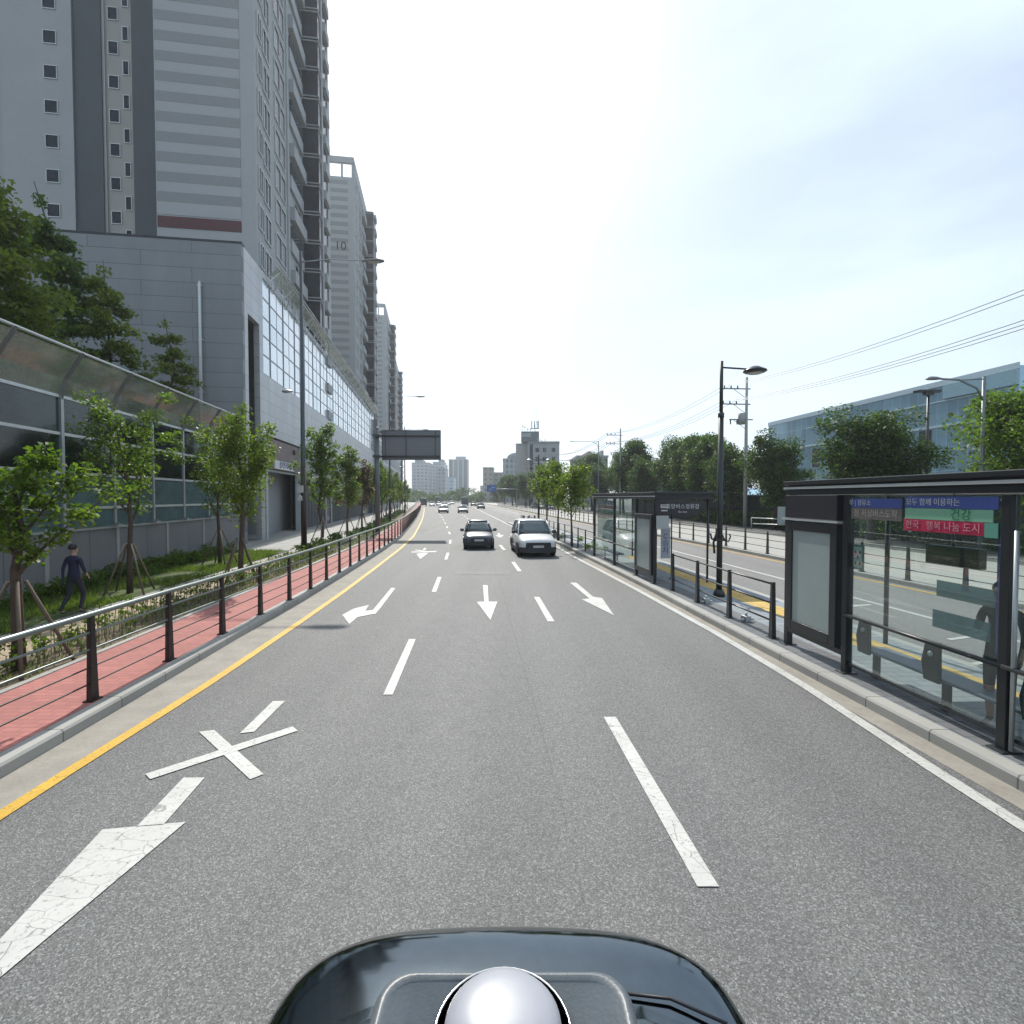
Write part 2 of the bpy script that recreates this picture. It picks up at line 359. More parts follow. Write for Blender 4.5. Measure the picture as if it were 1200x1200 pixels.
# lane dashes and arrows
dm = MB(); k = 0
def dash(mb, side, off, y, L, wd):
    fy = gl if side == 'l' else gr
    a_, b_ = fy(y) + off, fy(y + L) + off
    mb.add([(a_ - wd, y, .008), (a_ + wd, y, .008), (b_ + wd, y + L, .008), (b_ - wd, y + L, .008)], [(0, 1, 2, 3)])
for k in range(-1, 26):
    dash(dm, 'l', 1.46 + (gr(3.73 + 8.15 * k) - gl(3.73 + 8.15 * k)) * .5, 3.73 + 8.15 * k, 2.95, .08)
    dash(dm, 'l', -1.60, 7.44 + 8.2 * k, 2.95, .07)
struct(dm.build('lane_dashes', WHITE))
MARKS = [
 [(-2.909, 4.488), (-3.571, 4.383), (-3.17, 2.323)],
 [(-3.395, 5.211), (-3.175, 5.211), (-3.083, 4.45), (-3.301, 4.42)],
 [(-3.872, 6.25), (-3.709, 6.297), (-2.598, 5.276), (-2.691, 5.179)],
 [(-3.838, 5.276), (-3.716, 5.179), (-2.658, 6.273), (-2.772, 6.391)],
 [(-3.341, 6.204), (-3.399, 7.204), (-3.229, 7.204), (-3.186, 6.25)],
 [(-3.87, 16.346), (-3.728, 16.3), (-3.431, 13.16), (-3.398, 12.666), (-3.467, 12.638), (-3.737, 12.312), (-3.721, 11.636), (-4.19, 12.555), (-4.121, 13.252), (-3.854, 13.727), (-3.752, 13.011), (-3.58, 13.1)],
 [(-.958, 16.824), (-.806, 16.824), (-.65, 14.168), (-.408, 14.168), (-.51, 12.028), (-.976, 14.133), (-.772, 14.168)],
 [(1.973, 17.332), (2.19, 17.332), (2.366, 14.865), (2.594, 14.675), (2.507, 12.5), (1.979, 14.49), (2.221, 14.601)],
 [(-4.631, 26.75), (-4.363, 26.75), (-4.326, 24.07), (-4.916, 26.263)],
 [(-5.299, 26.874), (-5.372, 27.3), (-4.093, 27.647), (-4.025, 27.1)], [(-5.39, 28.05), (-5.272, 28.325), (-4.6, 27.62), (-4.75, 27.5)],
 [(-5.022, 29.3), (-4.905, 29.3), (-4.794, 28.187), (-4.936, 28.187)],
 [(-1.2, 41.5), (-1.02, 41.5), (-.9, 39.5), (-.62, 39.3), (-.85, 36.8), (-1.3, 39.2), (-1.05, 39.3)],
 [(-.15, 40.5), (.02, 40.5), (.15, 38.5), (.42, 38.3), (.2, 35.8), (-.25, 38.2), (0, 38.3)]]
am = MB()
for i, p in enumerate(MARKS): n = len(p); am.add([(x, y, .0085 + (.0015 if i == 3 else 0)) for x, y in p], [tuple(range(n))])
bmm = am.build('road_arrows', WHITE); struct(bmm)
mk = MB()
for (x0, x1, y0, y1) in ((7.6, 8.9, 8.6, 8.72), (8.2, 9.7, 13.2, 13.35), (8.9, 10.4, 10.3, 10.42)): mk.add([(x0, y0, .010), (x1, y0 + .5, .010), (x1, y1 + .5, .010), (x0, y1, .010)], [(0, 1, 2, 3)])
struct(mk.build('bus_lane_markings', WHITE))
# repair patches, manhole and joints in the asphalt
PATCH = asphalt('asphalt_patch', (.098, .098, .095)); pm = MB()
for (x0, x1, y0, y1) in ((-2.2, -.1, 19.2, 20.2), (-5.2, -3.2, 47, 49), (.6, 3.0, 62, 66)):
    pm.add([(x0, y0, .004), (x1, y0, .004), (x1, y1, .004), (x0, y1, .004)], [(0, 1, 2, 3)])
struct(pm.build('road_patches', asphalt('asphalt_pale_patch', (.15, .148, .14))))
sj = MB(); sj.add([p for y in ys(1, 60) for p in ((gl(y) + .50, y, .0045), (gl(y) + .525, y, .0045))], [(2 * i, 2 * i + 1, 2 * i + 3, 2 * i + 2) for i in range(len(ys(1, 60)) - 1)])
struct(sj.build('asphalt_seam', asphalt('asphalt_seam_tar', (.118, .117, .113))))
mh = MB(); mh.lathe([(.33, .003), (.33, .007), (.28, .0075), (.28, .004), (.02, .0045)], 24); o = mh.build('manhole_cover', mat('cast_iron', (.06, .06, .058), .6, .5, bump=.4), loc=(-2.5, 36, 0)); tag(o, 'round iron manhole cover set in the lane left of the grey car', 'manhole cover')

# ================================================================ trees
def leaves(cent, rad, count, size, rng, flat=.4, squash=.75):
    n = len(cent); idx = rng.integers(0, n, count)
    c = np.array(cent)[idx]; r = np.array(rad)[idx]
    d = rng.normal(size=(count, 3)); d /= np.linalg.norm(d, axis=1)[:, None]
    rr = rng.random(count) ** .45
    p = c + d * (r * rr)[:, None] * np.array([1, 1, squash])
    nrm = rng.normal(size=(count, 3)); nrm[:, 2] += flat * 2; nrm /= np.linalg.norm(nrm, axis=1)[:, None]
    t = np.cross(nrm, rng.normal(size=(count, 3))); t /= np.linalg.norm(t, axis=1)[:, None] + 1e-9
    b = np.cross(nrm, t); s = (size * (.6 + .8 * rng.random(count)))[:, None]
    v = np.stack([p - t * s * .6, p + b * s * .34 + nrm * s * .06, p + t * s * .6 - nrm * s * .1, p - b * s * .34 + nrm * s * .06], 1)
    return v.reshape(-1, 3)
def leaf_mesh(name, v, m_):
    me = bpy.data.meshes.new(name); n = len(v) // 4
    me.vertices.add(len(v)); me.vertices.foreach_set('co', v.astype(np.float32).ravel())
    me.loops.add(n * 4); me.loops.foreach_set('vertex_index', np.arange(n * 4, dtype=np.int32))
    me.polygons.add(n); me.polygons.foreach_set('loop_start', np.arange(0, n * 4, 4, dtype=np.int32))
    me.polygons.foreach_set('loop_total', np.full(n, 4, dtype=np.int32)); me.materials.append(m_); me.update(calc_edges=True); return me
def tree_data(seed, H, th, Rr, tr, nleaf, lsize, style='round', nlimb=9, clump=.34, lean=0):
    """trunk mesh builder + leaf vertices. H total height, th crown base, Rr crown radius"""
    rng = np.random.default_rng(seed); rd = random.Random(seed); mb = MB(); cent = []; rad = []
    tz = [0, th * .5, th, th + (H - th) * .35, th + (H - th) * .7, H * .97]
    px = [0] + [rd.uniform(-.02, .02) * H * (i + 1) * .5 + lean * i * .1 for i in range(5)]
    py = [0] + [rd.uniform(-.02, .02) * H * (i + 1) * .5 for i in range(5)]
    tp = [Vector((px[i], py[i], tz[i])) for i in range(6)]
    mb.tube(tp, [tr * 1.25, tr, tr * .85, tr * .6, tr * .35, tr * .08], 8)
    def at(z):
        return Vector((np.interp(z, tz, px), np.interp(z, tz, py), z))
    cz = (th + H) / 2; hz = (H - th) / 2
    for i in range(nlimb):
        t = (i + rd.random() * .6) / nlimb
        z0 = th * .92 + (H - th) * (.72 if style != 'fir' else .88) * t
        ang = i * 2.4 + rd.uniform(-.4, .4)
        if style == 'round':
            el = R(rd.uniform(25, 60)); env = Rr * (.75 + .35 * rd.random())
            L = env * (1 - .45 * t); 
        elif style == 'vase':
            el = R(rd.uniform(45, 70)); L = Rr * rd.uniform(1.0, 1.5) * (1 - .3 * t)
        else:
            el = R(rd.uniform(-5, 14)); L = Rr * (1 - .82 * t) * rd.uniform(.8, 1.15)
        p0 = at(z0); d = Vector((math.cos(ang) * math.cos(el), math.sin(ang) * math.cos(el), math.sin(el)))
        pts = [p0]; dd = d.copy()
        for k_ in range(3):
            dd = (dd + Vector((rd.uniform(-.2, .2), rd.uniform(-.2, .2), .12 if style != 'fir' else -.06))).normalized()
            pts.append(pts[-1] + dd * L / 3)
        r0 = tr * (.5 - .25 * t); mb.tube(pts, [r0, r0 * .7, r0 * .4, r0 * .12], 5)
        nsub = 3 if style != 'fir' else 4
        for q_ in range(1, 4):
            cent.append(pts[q_]); rad.append(clump * Rr * (.75 + .5 * rd.random()) * (.8 if style == 'fir' else 1))
        for s_ in range(nsub):
            b0 = pts[1 + s_ % 3]; sd_ = (dd + Vector((rd.uniform(-1, 1), rd.uniform(-1, 1), rd.uniform(-.3, .6) if style != 'fir' else rd.uniform(-.2, .1)))).normalized()
            e_ = b0 + sd_ * L * rd.uniform(.25, .5); mb.tube([b0, e_], [r0 * .35, r0 * .08], 4)
            cent.append(e_); rad.append(clump * Rr * (.55 + .5 * rd.random()))
    cent.append(at(H * .93)); rad.append(clump * Rr * .7)
    sq = .75 if style != 'fir' else .8
    return mb, leaves([tuple(c) for c in cent], rad, nleaf, lsize, rng, .5, sq)
def make_tree(name, seed, H, th, Rr, tr, nleaf, lsize, leafm, style='round', nlimb=9, clump=.34, stakes=0, lean=0):
    root = empty(name); mb, lv = tree_data(seed, H, th, Rr, tr, nleaf, lsize, style, nlimb, clump, lean)
    mb.build('trunk', BARK, root)
    c = bpy.data.objects.new('crown', leaf_mesh('crown', lv, leafm)); C.objects.link(c); c.parent = root
    for i in range(stakes):
        a_ = i * 2 * math.pi / stakes + .5 + seed; sm = MB()
        sm.tube([(math.cos(a_) * .68, math.sin(a_) * .68, -.02), (math.cos(a_) * .10, math.sin(a_) * .10, 1.42)], .028, 7)
        sm.build('support_stake', STAKE, root)
    return root
def put(o, x, y, z, rz, s=1., label=None, cat=None, group=None, sz=None):
    o.location = (x, y, z); o.rotation_euler = (0, 0, rz); o.scale = (s, s, sz or s); return tag(o, label, cat, group)

ORD = ['first', 'second', 'third', 'fourth', 'fifth', 'sixth', 'seventh', 'eighth', 'ninth', 'tenth']
GY = 'young staked street trees along the left pavement'
t1 = make_tree('street_tree', 11, 3.35, 1.6, .95, .08, 3300, .085, LEAFN, 'vase', 6, .30, 4)
put(t1, -7.87, 8.1, .15, .3, 1, 'small staked tree with sparse forked crown nearest the left edge', 'tree', GY)
t2 = make_tree('street_tree', 12, 5.2, 2.0, 1.55, .07, 3800, .09, LEAFN, 'vase', 7, .27, 4)
put(t2, -11.0, 14.67, .15, 1.2, 1, 'open forked young tree on the lawn right of the walking person', 'tree', GY)
t3 = make_tree('street_tree', 13, 6.0, 1.9, 1.55, .075, 6200, .095, LEAFY, 'round', 10, .32, 4)
put(t3, -8.95, 16.8, .15, 2.0, 1, 'fullest bright green staked tree in front of the building corner', 'tree', GY)
t4 = copy_tree(t2); put(t4, -11.9, 20.8, .15, 4.0, 1.0, 'green staked tree between the noise barrier and the fullest bright tree', 'tree', GY)
t5 = make_tree('street_tree', 15, 7.0, 2.1, 1.35, .08, 3800, .14, LEAFN, 'vase', 9, .33, 4)
put(t5, -10.8, 29, .15, .5, 1, 'tall dark green staked tree just right of the tall lamp pole', 'tree', GY)
t6 = make_tree('street_tree', 16, 6.6, 2.0, 1.6, .075, 3600, .15, LEAFY, 'round', 9, .34, 4)
put(t6, -11.45, 35.6, .15, 1, 1, 'pale leaved staked tree in front of the glazed podium wall', 'tree', GY)
t7 = make_tree('street_tree', 17, 6.2, 1.9, 1.6, .075, 2200, .17, LEAFR, 'round', 8, .32, 4)
put(t7, -12.9, 44, .15, 1, 1, 'rusty brown tinged tree just left of the sign gantry post', 'tree', GY)
rr_ = random.Random(5)
for i, y in enumerate([51, 57, 63, 70, 77, 85, 94, 104, 116, 130]):
    t = copy_tree(t6 if i % 2 else t5); put(t, gl(y) - 8.7, y, .15, i * 1.7, rr_.uniform(.82, .98),
        ORD[i] + ' young tree beyond the sign gantry post in the row left of the road', 'tree', 'receding young trees beyond the gantry')
# tall trees behind the noise barrier
GB = 'tall trees behind the noise barrier'
b1 = make_tree('tall_tree', 21, 16.0, 3, 3.7, .2, 30000, .165, LEAFF, 'fir', 46, .22)
put(b1, -18.9, 18.6, .1, 0, 1, 'biggest feathery tree filling the upper left edge behind the noise barrier', 'tree', GB)
b2 = make_tree('tall_tree', 22, 16.6, 4, 2.5, .17, 15000, .17, LEAFD2, 'fir', 42, .21)
put(b2, -20.2, 22.6, .1, 1, 1, 'dark pointed tree rising highest against the grey tower wall', 'tree', GB)
b3 = make_tree('tall_tree', 23, 14.2, 3, 2.5, .13, 10000, .16, LEAFF, 'fir', 36, .21)
put(b3, -18.9, 23.8, .1, 2, 1, 'middle feathery tree with a bare trunk showing above the barrier', 'tree', GB)
b4 = copy_tree(b3); put(b4, -17.1, 25.6, .1, 4, .86, 'shortest feathery tree above the barrier nearest the wall pipe', 'tree', GB)
b5 = copy_tree(b1); put(b5, -17.2, 14.6, .1, 3, .72, 'feathery tree cut by the left edge in front of the biggest one', 'tree', GB)
# big trees over the road on the right
GRT = 'broad trees along the far right pavement'
r1 = make_tree('broad_tree', 31, 9.0, 2.0, 4.2, .2, 26000, .19, LEAFD, 'round', 18, .33)
r2 = make_tree('broad_tree', 32, 8.4, 1.9, 3.4, .18, 19000, .19, LEAFD, 'round', 15, .34)
r3 = make_tree('broad_tree', 33, 10.5, 2.6, 3.8, .2, 20000, .22, LEAFD, 'round', 16, .34)
r4 = make_tree('broad_tree', 34, 8.6, 1.8, 3.9, .2, 24000, .17, LEAFN, 'round', 17, .32)
put(r1, 23.2, 33, .15, 0, .96, 'dome shaped dark tree in front of the blue glass building', 'tree', GRT, sz=.86)
put(r2, 22.3, 43.5, .15, 1, .93, 'dark tree beside the utility pole, left of the dome shaped one', 'tree', GRT)
put(r4, 25.6, 24.6, .15, 2, .98, 'bright green tree at the right edge above the near shelter roof', 'tree', GRT)
put(r3, 22.4, 63, .15, 2, 1.0, 'tall dark tree right above the black stop name sign', 'tree', GRT)
lab = {52: 'dark tree directly behind the single armed black lamp post'}
for i, y in enumerate([52, 58, 69, 75, 82, 90, 98, 107, 118]):
    t = copy_tree([r2, r3, r1][i % 3]); s_ = [.98, .95, 1.1, 1.0, 1.15, 1.1, 1.05, 1.15, 1.2][i]
    put(t, gr(y) + 27.2 + (i % 3) * .9, y, .15, i * 2.1, s_, lab.get(y, ORD[i] + ' dark broad tree behind the far shelter, counting away from the black lamp'), 'tree', GRT)
for i, (y, off) in enumerate([(140, 22), (150, 20), (162, 23), (175, 19), (190, 22), (210, 20), (235, 22), (262, 21)]):
    t = copy_tree([r1, r2, r3][i % 3]); put(t, gr(y) + off, y, .15, i * 1.3, 1.0 + .1 * (i % 2), ORD[i] + ' tree from the near end of the distant clump below the rooftop aerials', 'tree', 'distant dark trees right of the road')
GI = 'young trees on the bus island'
i1 = make_tree('island_tree', 41, 4.5, 1.6, 1.6, .055, 3200, .12, LEAFY, 'round', 9, .32)
put(i1, 3.35, 28.5, .15, 0, 1, 'yellow green young tree on the island nearest the far shelter', 'tree', GI)
i2 = copy_tree(i1); put(i2, 2.95, 32.8, .15, 2, 1.12, 'taller yellow green young tree on the island between two others', 'tree', GI)
i3 = copy_tree(i1); put(i3, 2.7, 40, .15, 4, 1.15, 'yellow green young tree on the island farthest from the shelters', 'tree', GI)
# far woods closing the road
fw = []; frd = [];rg = np.random.default_rng(9)
for i in range(260):
    x = rg.uniform(-95, 4); y = rg.uniform(290, 330); fw.append((x, y, rg.uniform(.5, 6.0 + 2 * math.sin(x * .17)))); frd.append(rg.uniform(1.5, 3.2))
o = bpy.data.objects.new('far_woods', leaf_mesh('far_woods', leaves(fw, frd, 26000, .75, rg), LEAFD)); C.objects.link(o); tag(o, 'dark green mass of distant trees where the road ends', 'trees', kind='stuff')

# grass, planting strip, low hedge
def blades(name, pts, h, wd, m_, label, seed):
    rg = np.random.default_rng(seed); n = len(pts); p = np.array(pts); a_ = rg.random(n) * 6.28; hh = h * (.4 + .9 * rg.random(n))
    t = np.stack([np.cos(a_), np.sin(a_), 0 * a_], 1) * wd; ln = np.stack([rg.normal(size=n) * .4 * hh, rg.normal(size=n) * .4 * hh, hh], 1)
    v = np.stack([p - t, p + t, p + ln + t * .2, p + ln - t * .2], 1).reshape(-1, 3)
    o = bpy.data.objects.new(name, leaf_mesh(name, v, m_)); C.objects.link(o); return tag(o, label, 'grass', kind='stuff')
rg = np.random.default_rng(3); P = []
for i in range(30000):
    y = rg.uniform(5, 26.3); x = rg.uniform(lw(y) + .1, gl(y) - 9.75)
    if math.sin(x * 2.1 + y * .6) + math.sin(y * 1.7 - x) > -1.1 + rg.random(): P.append((x, y, .15))
blades('grass', P, .13, .012, GRASSM, 'rough green grass growing below the noise barrier', 4)
P = [];
for i in range(4200):
    y = rg.uniform(4, 60); P.append((gl(y) - 7.1 - rg.random() * .9, y, .15))
blades('weeds', P, .12, .012, GRASSM, 'thin weeds on the bare soil beside the red path', 5)
pc = []; pr = []; sm_ = MB()
for i in range(330):
    y = 4 + i * .075 + rg.random() * .05 if i < 300 else rg.uniform(26, 60)
    x = gl(y) - 7.35 - (i % 3) * .22 + rg.uniform(-.05, .05); h_ = rg.uniform(.35, .68)
    sm_.tube([(x, y, .14), (x + rg.uniform(-.05, .05), y + rg.uniform(-.05, .05), .15 + h_)], .008, 4)
    for q_ in range(3): pc.append((x + rg.uniform(-.04, .04), y + rg.uniform(-.04, .04), .15 + h_ * rg.uniform(.35, 1.05))); pr.append(.085)
lv = leaves(pc, pr, 8500, .055, rg)
hm = sm_.mesh('shrubs', [STAKE, LEAFN]); bmh = bmesh.new(); bmh.from_mesh(hm)
tmp = leaf_mesh('tmp', lv, LEAFN); tmp.polygons.foreach_set('material_index', [0] * (len(lv) // 4))
k0 = len(bmh.faces); bmh.from_mesh(tmp); bmh.faces.ensure_lookup_table()
for f in bmh.faces[k0:]: f.material_index = 1
bmh.to_mesh(hm); bmh.free(); o = bpy.data.objects.new('low_shrubs', hm); C.objects.link(o); tag(o, 'thin leggy low shrubs planted in a strip beside the red path', 'shrubs', kind='stuff')
pc = []; pr = []
for i in range(150):                                     # dark low hedge round the farther trees and by the wall
    y = rg.uniform(25, 100); pc.append((gl(y) - 8.0 - rg.random() * 1.3, y, rg.uniform(.2, .5))); pr.append(.3)
o = bpy.data.objects.new('low_hedge', leaf_mesh('low_hedge', leaves(pc, pr, 9000, .13, rg), LEAFD)); C.objects.link(o); tag(o, 'low dark hedge round the trunks of the receding street trees', 'hedge', kind='stuff')
pc = []; pr = []
for i in range(80):
    y = rg.uniform(9, 26); pc.append((lw(y) + rg.uniform(.3, 1.2), y, rg.uniform(.15, .5))); pr.append(.32)
o = bpy.data.objects.new('wall_shrubs', leaf_mesh('wall_shrubs', leaves(pc, pr, 9000, .09, rg), LEAFN)); C.objects.link(o); tag(o, 'loose dark green shrubs at the foot of the noise barrier wall', 'shrubs', kind='stuff')
pc = []; pr = []
for i in range(420):
    y = rg.uniform(8, 58); pc.append((gr(y) + 26.2 + rg.random() * 1.6, y, rg.uniform(.3, 1.5))); pr.append(.5)
o = bpy.data.objects.new('dark_hedge', leaf_mesh('dark_hedge', leaves(pc, pr, 30000, .16, rg), LEAFD)); C.objects.link(o); tag(o, 'dark hedge added to deepen the tree shade in front of the long dark boundary wall', 'hedge', kind='stuff')  # added hedge, stands in for the dark tree shade along the wall
pc = []; pr = []
for i in range(26):
    y = rg.uniform(26, 55); pc.append((gr(y) + 5.6 + rg.random() * 1.2, y, rg.uniform(.15, .4))); pr.append(.25)
o = bpy.data.objects.new('island_plants', leaf_mesh('island_plants', leaves(pc, pr, 2500, .09, rg), LEAFY)); C.objects.link(o); tag(o, 'low weeds round the young trees on the bus island', 'plants', kind='stuff')

# ================================================================ noise barrier (local frame: x outward to the road, y along)
ANG = math.atan(.145); BA = math.cos(ANG)
nb = empty('noise_barrier', (lw(13.5), 13.5, 0), ANG, 'long glazed noise barrier on a concrete wall left of the lawn', 'noise barrier')
y0, y1 = -14.0, 16.2
B(-.22, 0, y0, y1, 0, 1.83).build('concrete_wall', clad('wall_concrete', (.20, .205, .21), 3.4, 4, 'y', .02, .6, .8), nb)
B(-.16, .05, y0, y1, 1.83, 1.9).build('wall_cap', STEEL, nb)
PY = [-13 + 2.52 * i for i in range(12)]
pst = [2.15 + 2.5 * i for i in range(-6, 6)]
for py_ in pst:
    m_ = MB(); m_.box(-.02, .10, py_ - .06, py_ + .06, 1.9, 6.0); m_.box(-.1, .25, py_ - .16, py_ + .16, 1.9, 1.96); m_.prism([(-.1, py_ - .015), (.22, py_ - .015), (.22, py_ + .015), (-.1, py_ + .015)], 1.96, 2.02)
    m_.build('post', STEEL, nb)
    m_ = MB(); m_.tube([(.04, py_, 5.9), (.2, py_, 6.5), (.62, py_, 7.2), (.70, py_, 7.3)], [.085, .085, .075, .06], 4); m_.build('curved_post', DARK if False else mat('dull_steel', (.14, .145, .14), .5, .3), nb)
for z in (2.56, 3.67, 4.84, 5.97):
    B(-.01, .07, y0, y1, z - .045, z + .045).build('rail', LSTEEL, nb)
m_ = MB(); m_.tube([(.66, y0, 7.3), (.66, y1, 7.3)], .05, 8); m_.build('top_rail', LSTEEL, nb)
for i in range(len(pst) - 1):
    a_, b_ = pst[i] + .065, pst[i + 1] - .065
    B(.02, .03, a_, b_, 1.92, 3.62).build('lower_panel', TEAL, nb)
    B(.02, .03, a_, b_, 3.72, 5.92).build('dark_panel', TINT, nb)
    m_ = MB(); m_.loft([[(x, y, z) for x, z in ((.05, 6.02), (.21, 6.5), (.63, 7.22), (.645, 7.20), (.225, 6.49), (.065, 6.01))] for y in (a_, b_)], smooth=False); m_.build('curved_panel', TINT2, nb)
m_ = MB()
for py_ in [-12.2, -8.8, -5.4, -2.0, 1.4, 4.8, 8.2, 11.6]: B(0, .03, py_, py_ + .16, 0, 1.83).build('wall_pilaster', mat('pale_concrete', (.33, .33, .32), .85), nb)

# ================================================================ podium building
pb = empty('podium_building', (-15.8, 30.3, 0), ANG, 'long grey podium building with glazed upper wall and dark ground floor recess', 'building')
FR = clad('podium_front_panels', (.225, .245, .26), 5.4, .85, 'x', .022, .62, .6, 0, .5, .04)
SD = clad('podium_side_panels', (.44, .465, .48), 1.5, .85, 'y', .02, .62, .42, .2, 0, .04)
L = 63
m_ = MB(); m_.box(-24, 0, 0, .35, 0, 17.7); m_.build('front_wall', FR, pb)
m_ = MB()                                                   # side wall with the tall niche and recessed ground floor
m_.box(-.35, 0, .352, .9, 3.0, 17.7); m_.box(-.35, 0, 2.9, 3.6, 0.1, 17.7); m_.box(-.35, 0, .9, 2.9, 14.0, 17.7)
m_.box(-.35, 0, 3.6, L, 7.1, 11.1); m_.box(-.36, -.02, 3.6, L, 17.3, 17.75)
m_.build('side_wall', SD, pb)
B(-24, -.36, .36, L, 16.6, 17.2).build('roof_deck', mat('roof_deck', (.25, .25, .24), .9), pb)
B(-1.2, -1.0, .9, 2.9, 0, 14).build('niche_glass', mat('niche_dark', (.05, .06, .07), .3), pb)
B(-.75, -.6, .9, 1.35, 0, 14).build('niche_fin', STEEL, pb)
m_ = MB(); m_.box(-.45, -.3, 3.62, L, 11.1, 17.3); m_.build('glazing_backing', BGL, pb)
PN = [mat('white_pane', (.74, .78, .80), .16, .45, var=.04, spec=.8), mat('pale_blue_pane', (.6, .67, .71), .12, .5, var=.05, spec=.8)]
cols = [5.2 + 3.05 * i for i in range(19)]; hh = [11.1 + 1.24 * i for i in range(6)]
rw = random.Random(2); glz = MB()
ce = [3.7] + cols + [L]
for i in range(len(ce) - 1):
    for j in range(5):
        glz.box(-.09, -.06, ce[i] + .06, ce[i + 1] - .06, hh[j] + .05, hh[j + 1] - .05, 1 if (i in (0,) or rw.random() < .2) else 0)
o = glz.build('window_panes', PN, pb)
mu = MB()
for c in ce[1:-1]: mu.box(-.09, -.02, c - .06, c + .06, 11.1, 17.3)
for z in hh[1:-1]: mu.box(-.088, -.035, 3.62, L, z - .04, z + .04)
for c in ce[:-1]: mu.box(-.086, -.045, c + 1.5, c + 1.54, 11.1, 17.3)
mu.build('mullions', mat('grey_mullion', (.16, .18, .19), .4, .3), pb)
for i, c in enumerate(ce[1:-1]):
    m_ = MB()
    for d in (-.18, .18): m_.tube([(-.05, c + d * 4, 17.1), (.75, c + d, 18.3)], .045, 5)
    m_.tube([(.1, c, 17.2), (.1, c, 18.0), (.75, c, 18.6)], .05, 5); m_.build('canopy_bracket', LSTEEL, pb)
m_ = MB(); m_.tube([(.75, 4.6, 18.6), (.75, L, 18.6)], .05, 6); m_.tube([(.75, 4.6, 18.3), (.75, L, 18.3)], .04, 6); m_.tube([(.1, 4.6, 17.95), (.1, L, 17.95)], .04, 6); m_.build('canopy_rails', LSTEEL, pb)
m_ = MB(); m_.loft([[(.14, y, 18.0), (.72, y, 18.5), (.73, y, 18.49), (.15, y, 17.99)] for y in (4.7, L)], smooth=False); m_.build('canopy_glass', TINT2, pb)
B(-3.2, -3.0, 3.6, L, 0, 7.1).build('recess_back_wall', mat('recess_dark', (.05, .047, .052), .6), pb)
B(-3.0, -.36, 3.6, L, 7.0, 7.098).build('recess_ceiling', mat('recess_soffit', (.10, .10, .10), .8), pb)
B(-.5, -.12, 3.62, 12.4, 4.9, 7.0).build('brown_fascia', clad('brown_fascia', (.17, .125, .12), 1.4, .7, 'y', .015, .7), pb)
B(-.6, -.3, 3.62, 12.4, 4.72, 4.88).build('fascia_sill', STEEL, pb)
m_ = MB(); m_.lathe([(.2, 0), (.2, .12), (.1, .14)], 16, M=Matrix.Translation((-.12, 11.0, 6.5)) @ Matrix.Rotation(R(90), 4, 'Y')); m_.build('round_vent', BLK, pb)
sg = B(-.12, -.02, 5.9, 10.6, 4.95, 5.55).build('sign_board', mat('sign_white', (.62, .63, .66), .5), pb)
text_mesh('sign_letters', '상가프라자', .55, mat('sign_navy', (.06, .07, .18), .5), sg, (-.01, 8.1, 5.25), (R(90), 0, R(90)), .01)
for y in (3.75, 12.6): B(-.45, .03, y, y + .38, .1, 6.98).build('column', mat('pale_column', (.42, .46, .48), .5), pb)
sh = MB()
for i in range(34): sh.box(-.5, -.3, 13.6 + i * 1.1, 13.72 + i * 1.1, .1, 4.2)
sh.build('shopfront_fins', mat('fin_grey', (.20, .215, .22), .5), pb)
B(-.75, -.52, 13.3, L, .1, 4.3).build('shop_glass', BGLB, pb)
B(-.6, -.1, 13.0, L, 4.3, 7.0).build('shop_fascia', clad('shop_fascia', (.27, .29, .295), 2.2, 2.8, 'y', .02, .6), pb)
B(-2.98, -2.9, 5.5, 8.5, 1.0, 3.0).build('notice_board', mat('notice_grey', (.11, .11, .12), .4), pb)
for i, y in enumerate((28, 38)):
    B(-.09, .05, y, y + 3.0, 2.2, 3.0).build('shop_sign', mat('shop_red', (.22, .03, .04), .5), pb)
m_ = MB(); m_.tube([(-2.25, -.12, .2), (-2.25, -.12, 15.2), (-2.25, -.05, 15.35)], .09, 10)
for z in (3, 6, 9, 12, 15.1): m_.box(-2.38, -2.12, -.14, 0, z, z + .06)
m_.build('downpipe', LSTEEL, pb)
B(-24, .05, -.02, .4, 17.7, 17.82).build('parapet_cap', DARK, pb)
# end pier and second podium
B(-4, .6, L + .02, L + 2.6, 0, 17).build('end_pier', mat('pier_grey', (.14, .16, .18), .5), pb)
p2 = empty('second_podium', (-15.8 - .1435 * 69, 30.3 + .99 * 69, 0), ANG, 'farther pale podium building beyond the glazed one on the left', 'building')
B(-20, 0, 0, 60, 0, 14).build('wall', winwall('podium2_face', (.40, .43, .45), (.12, .14, .16), 3, 3.4, .35), p2)
B(-20.1, .12, -.1, 60, 14, 14.5).build('parapet', LSTEEL, p2)
B(-.05, .15, .5, 59, 3.6, 4.3).build('sign_band', mat('band_grey', (.2, .2, .21), .5), p2)

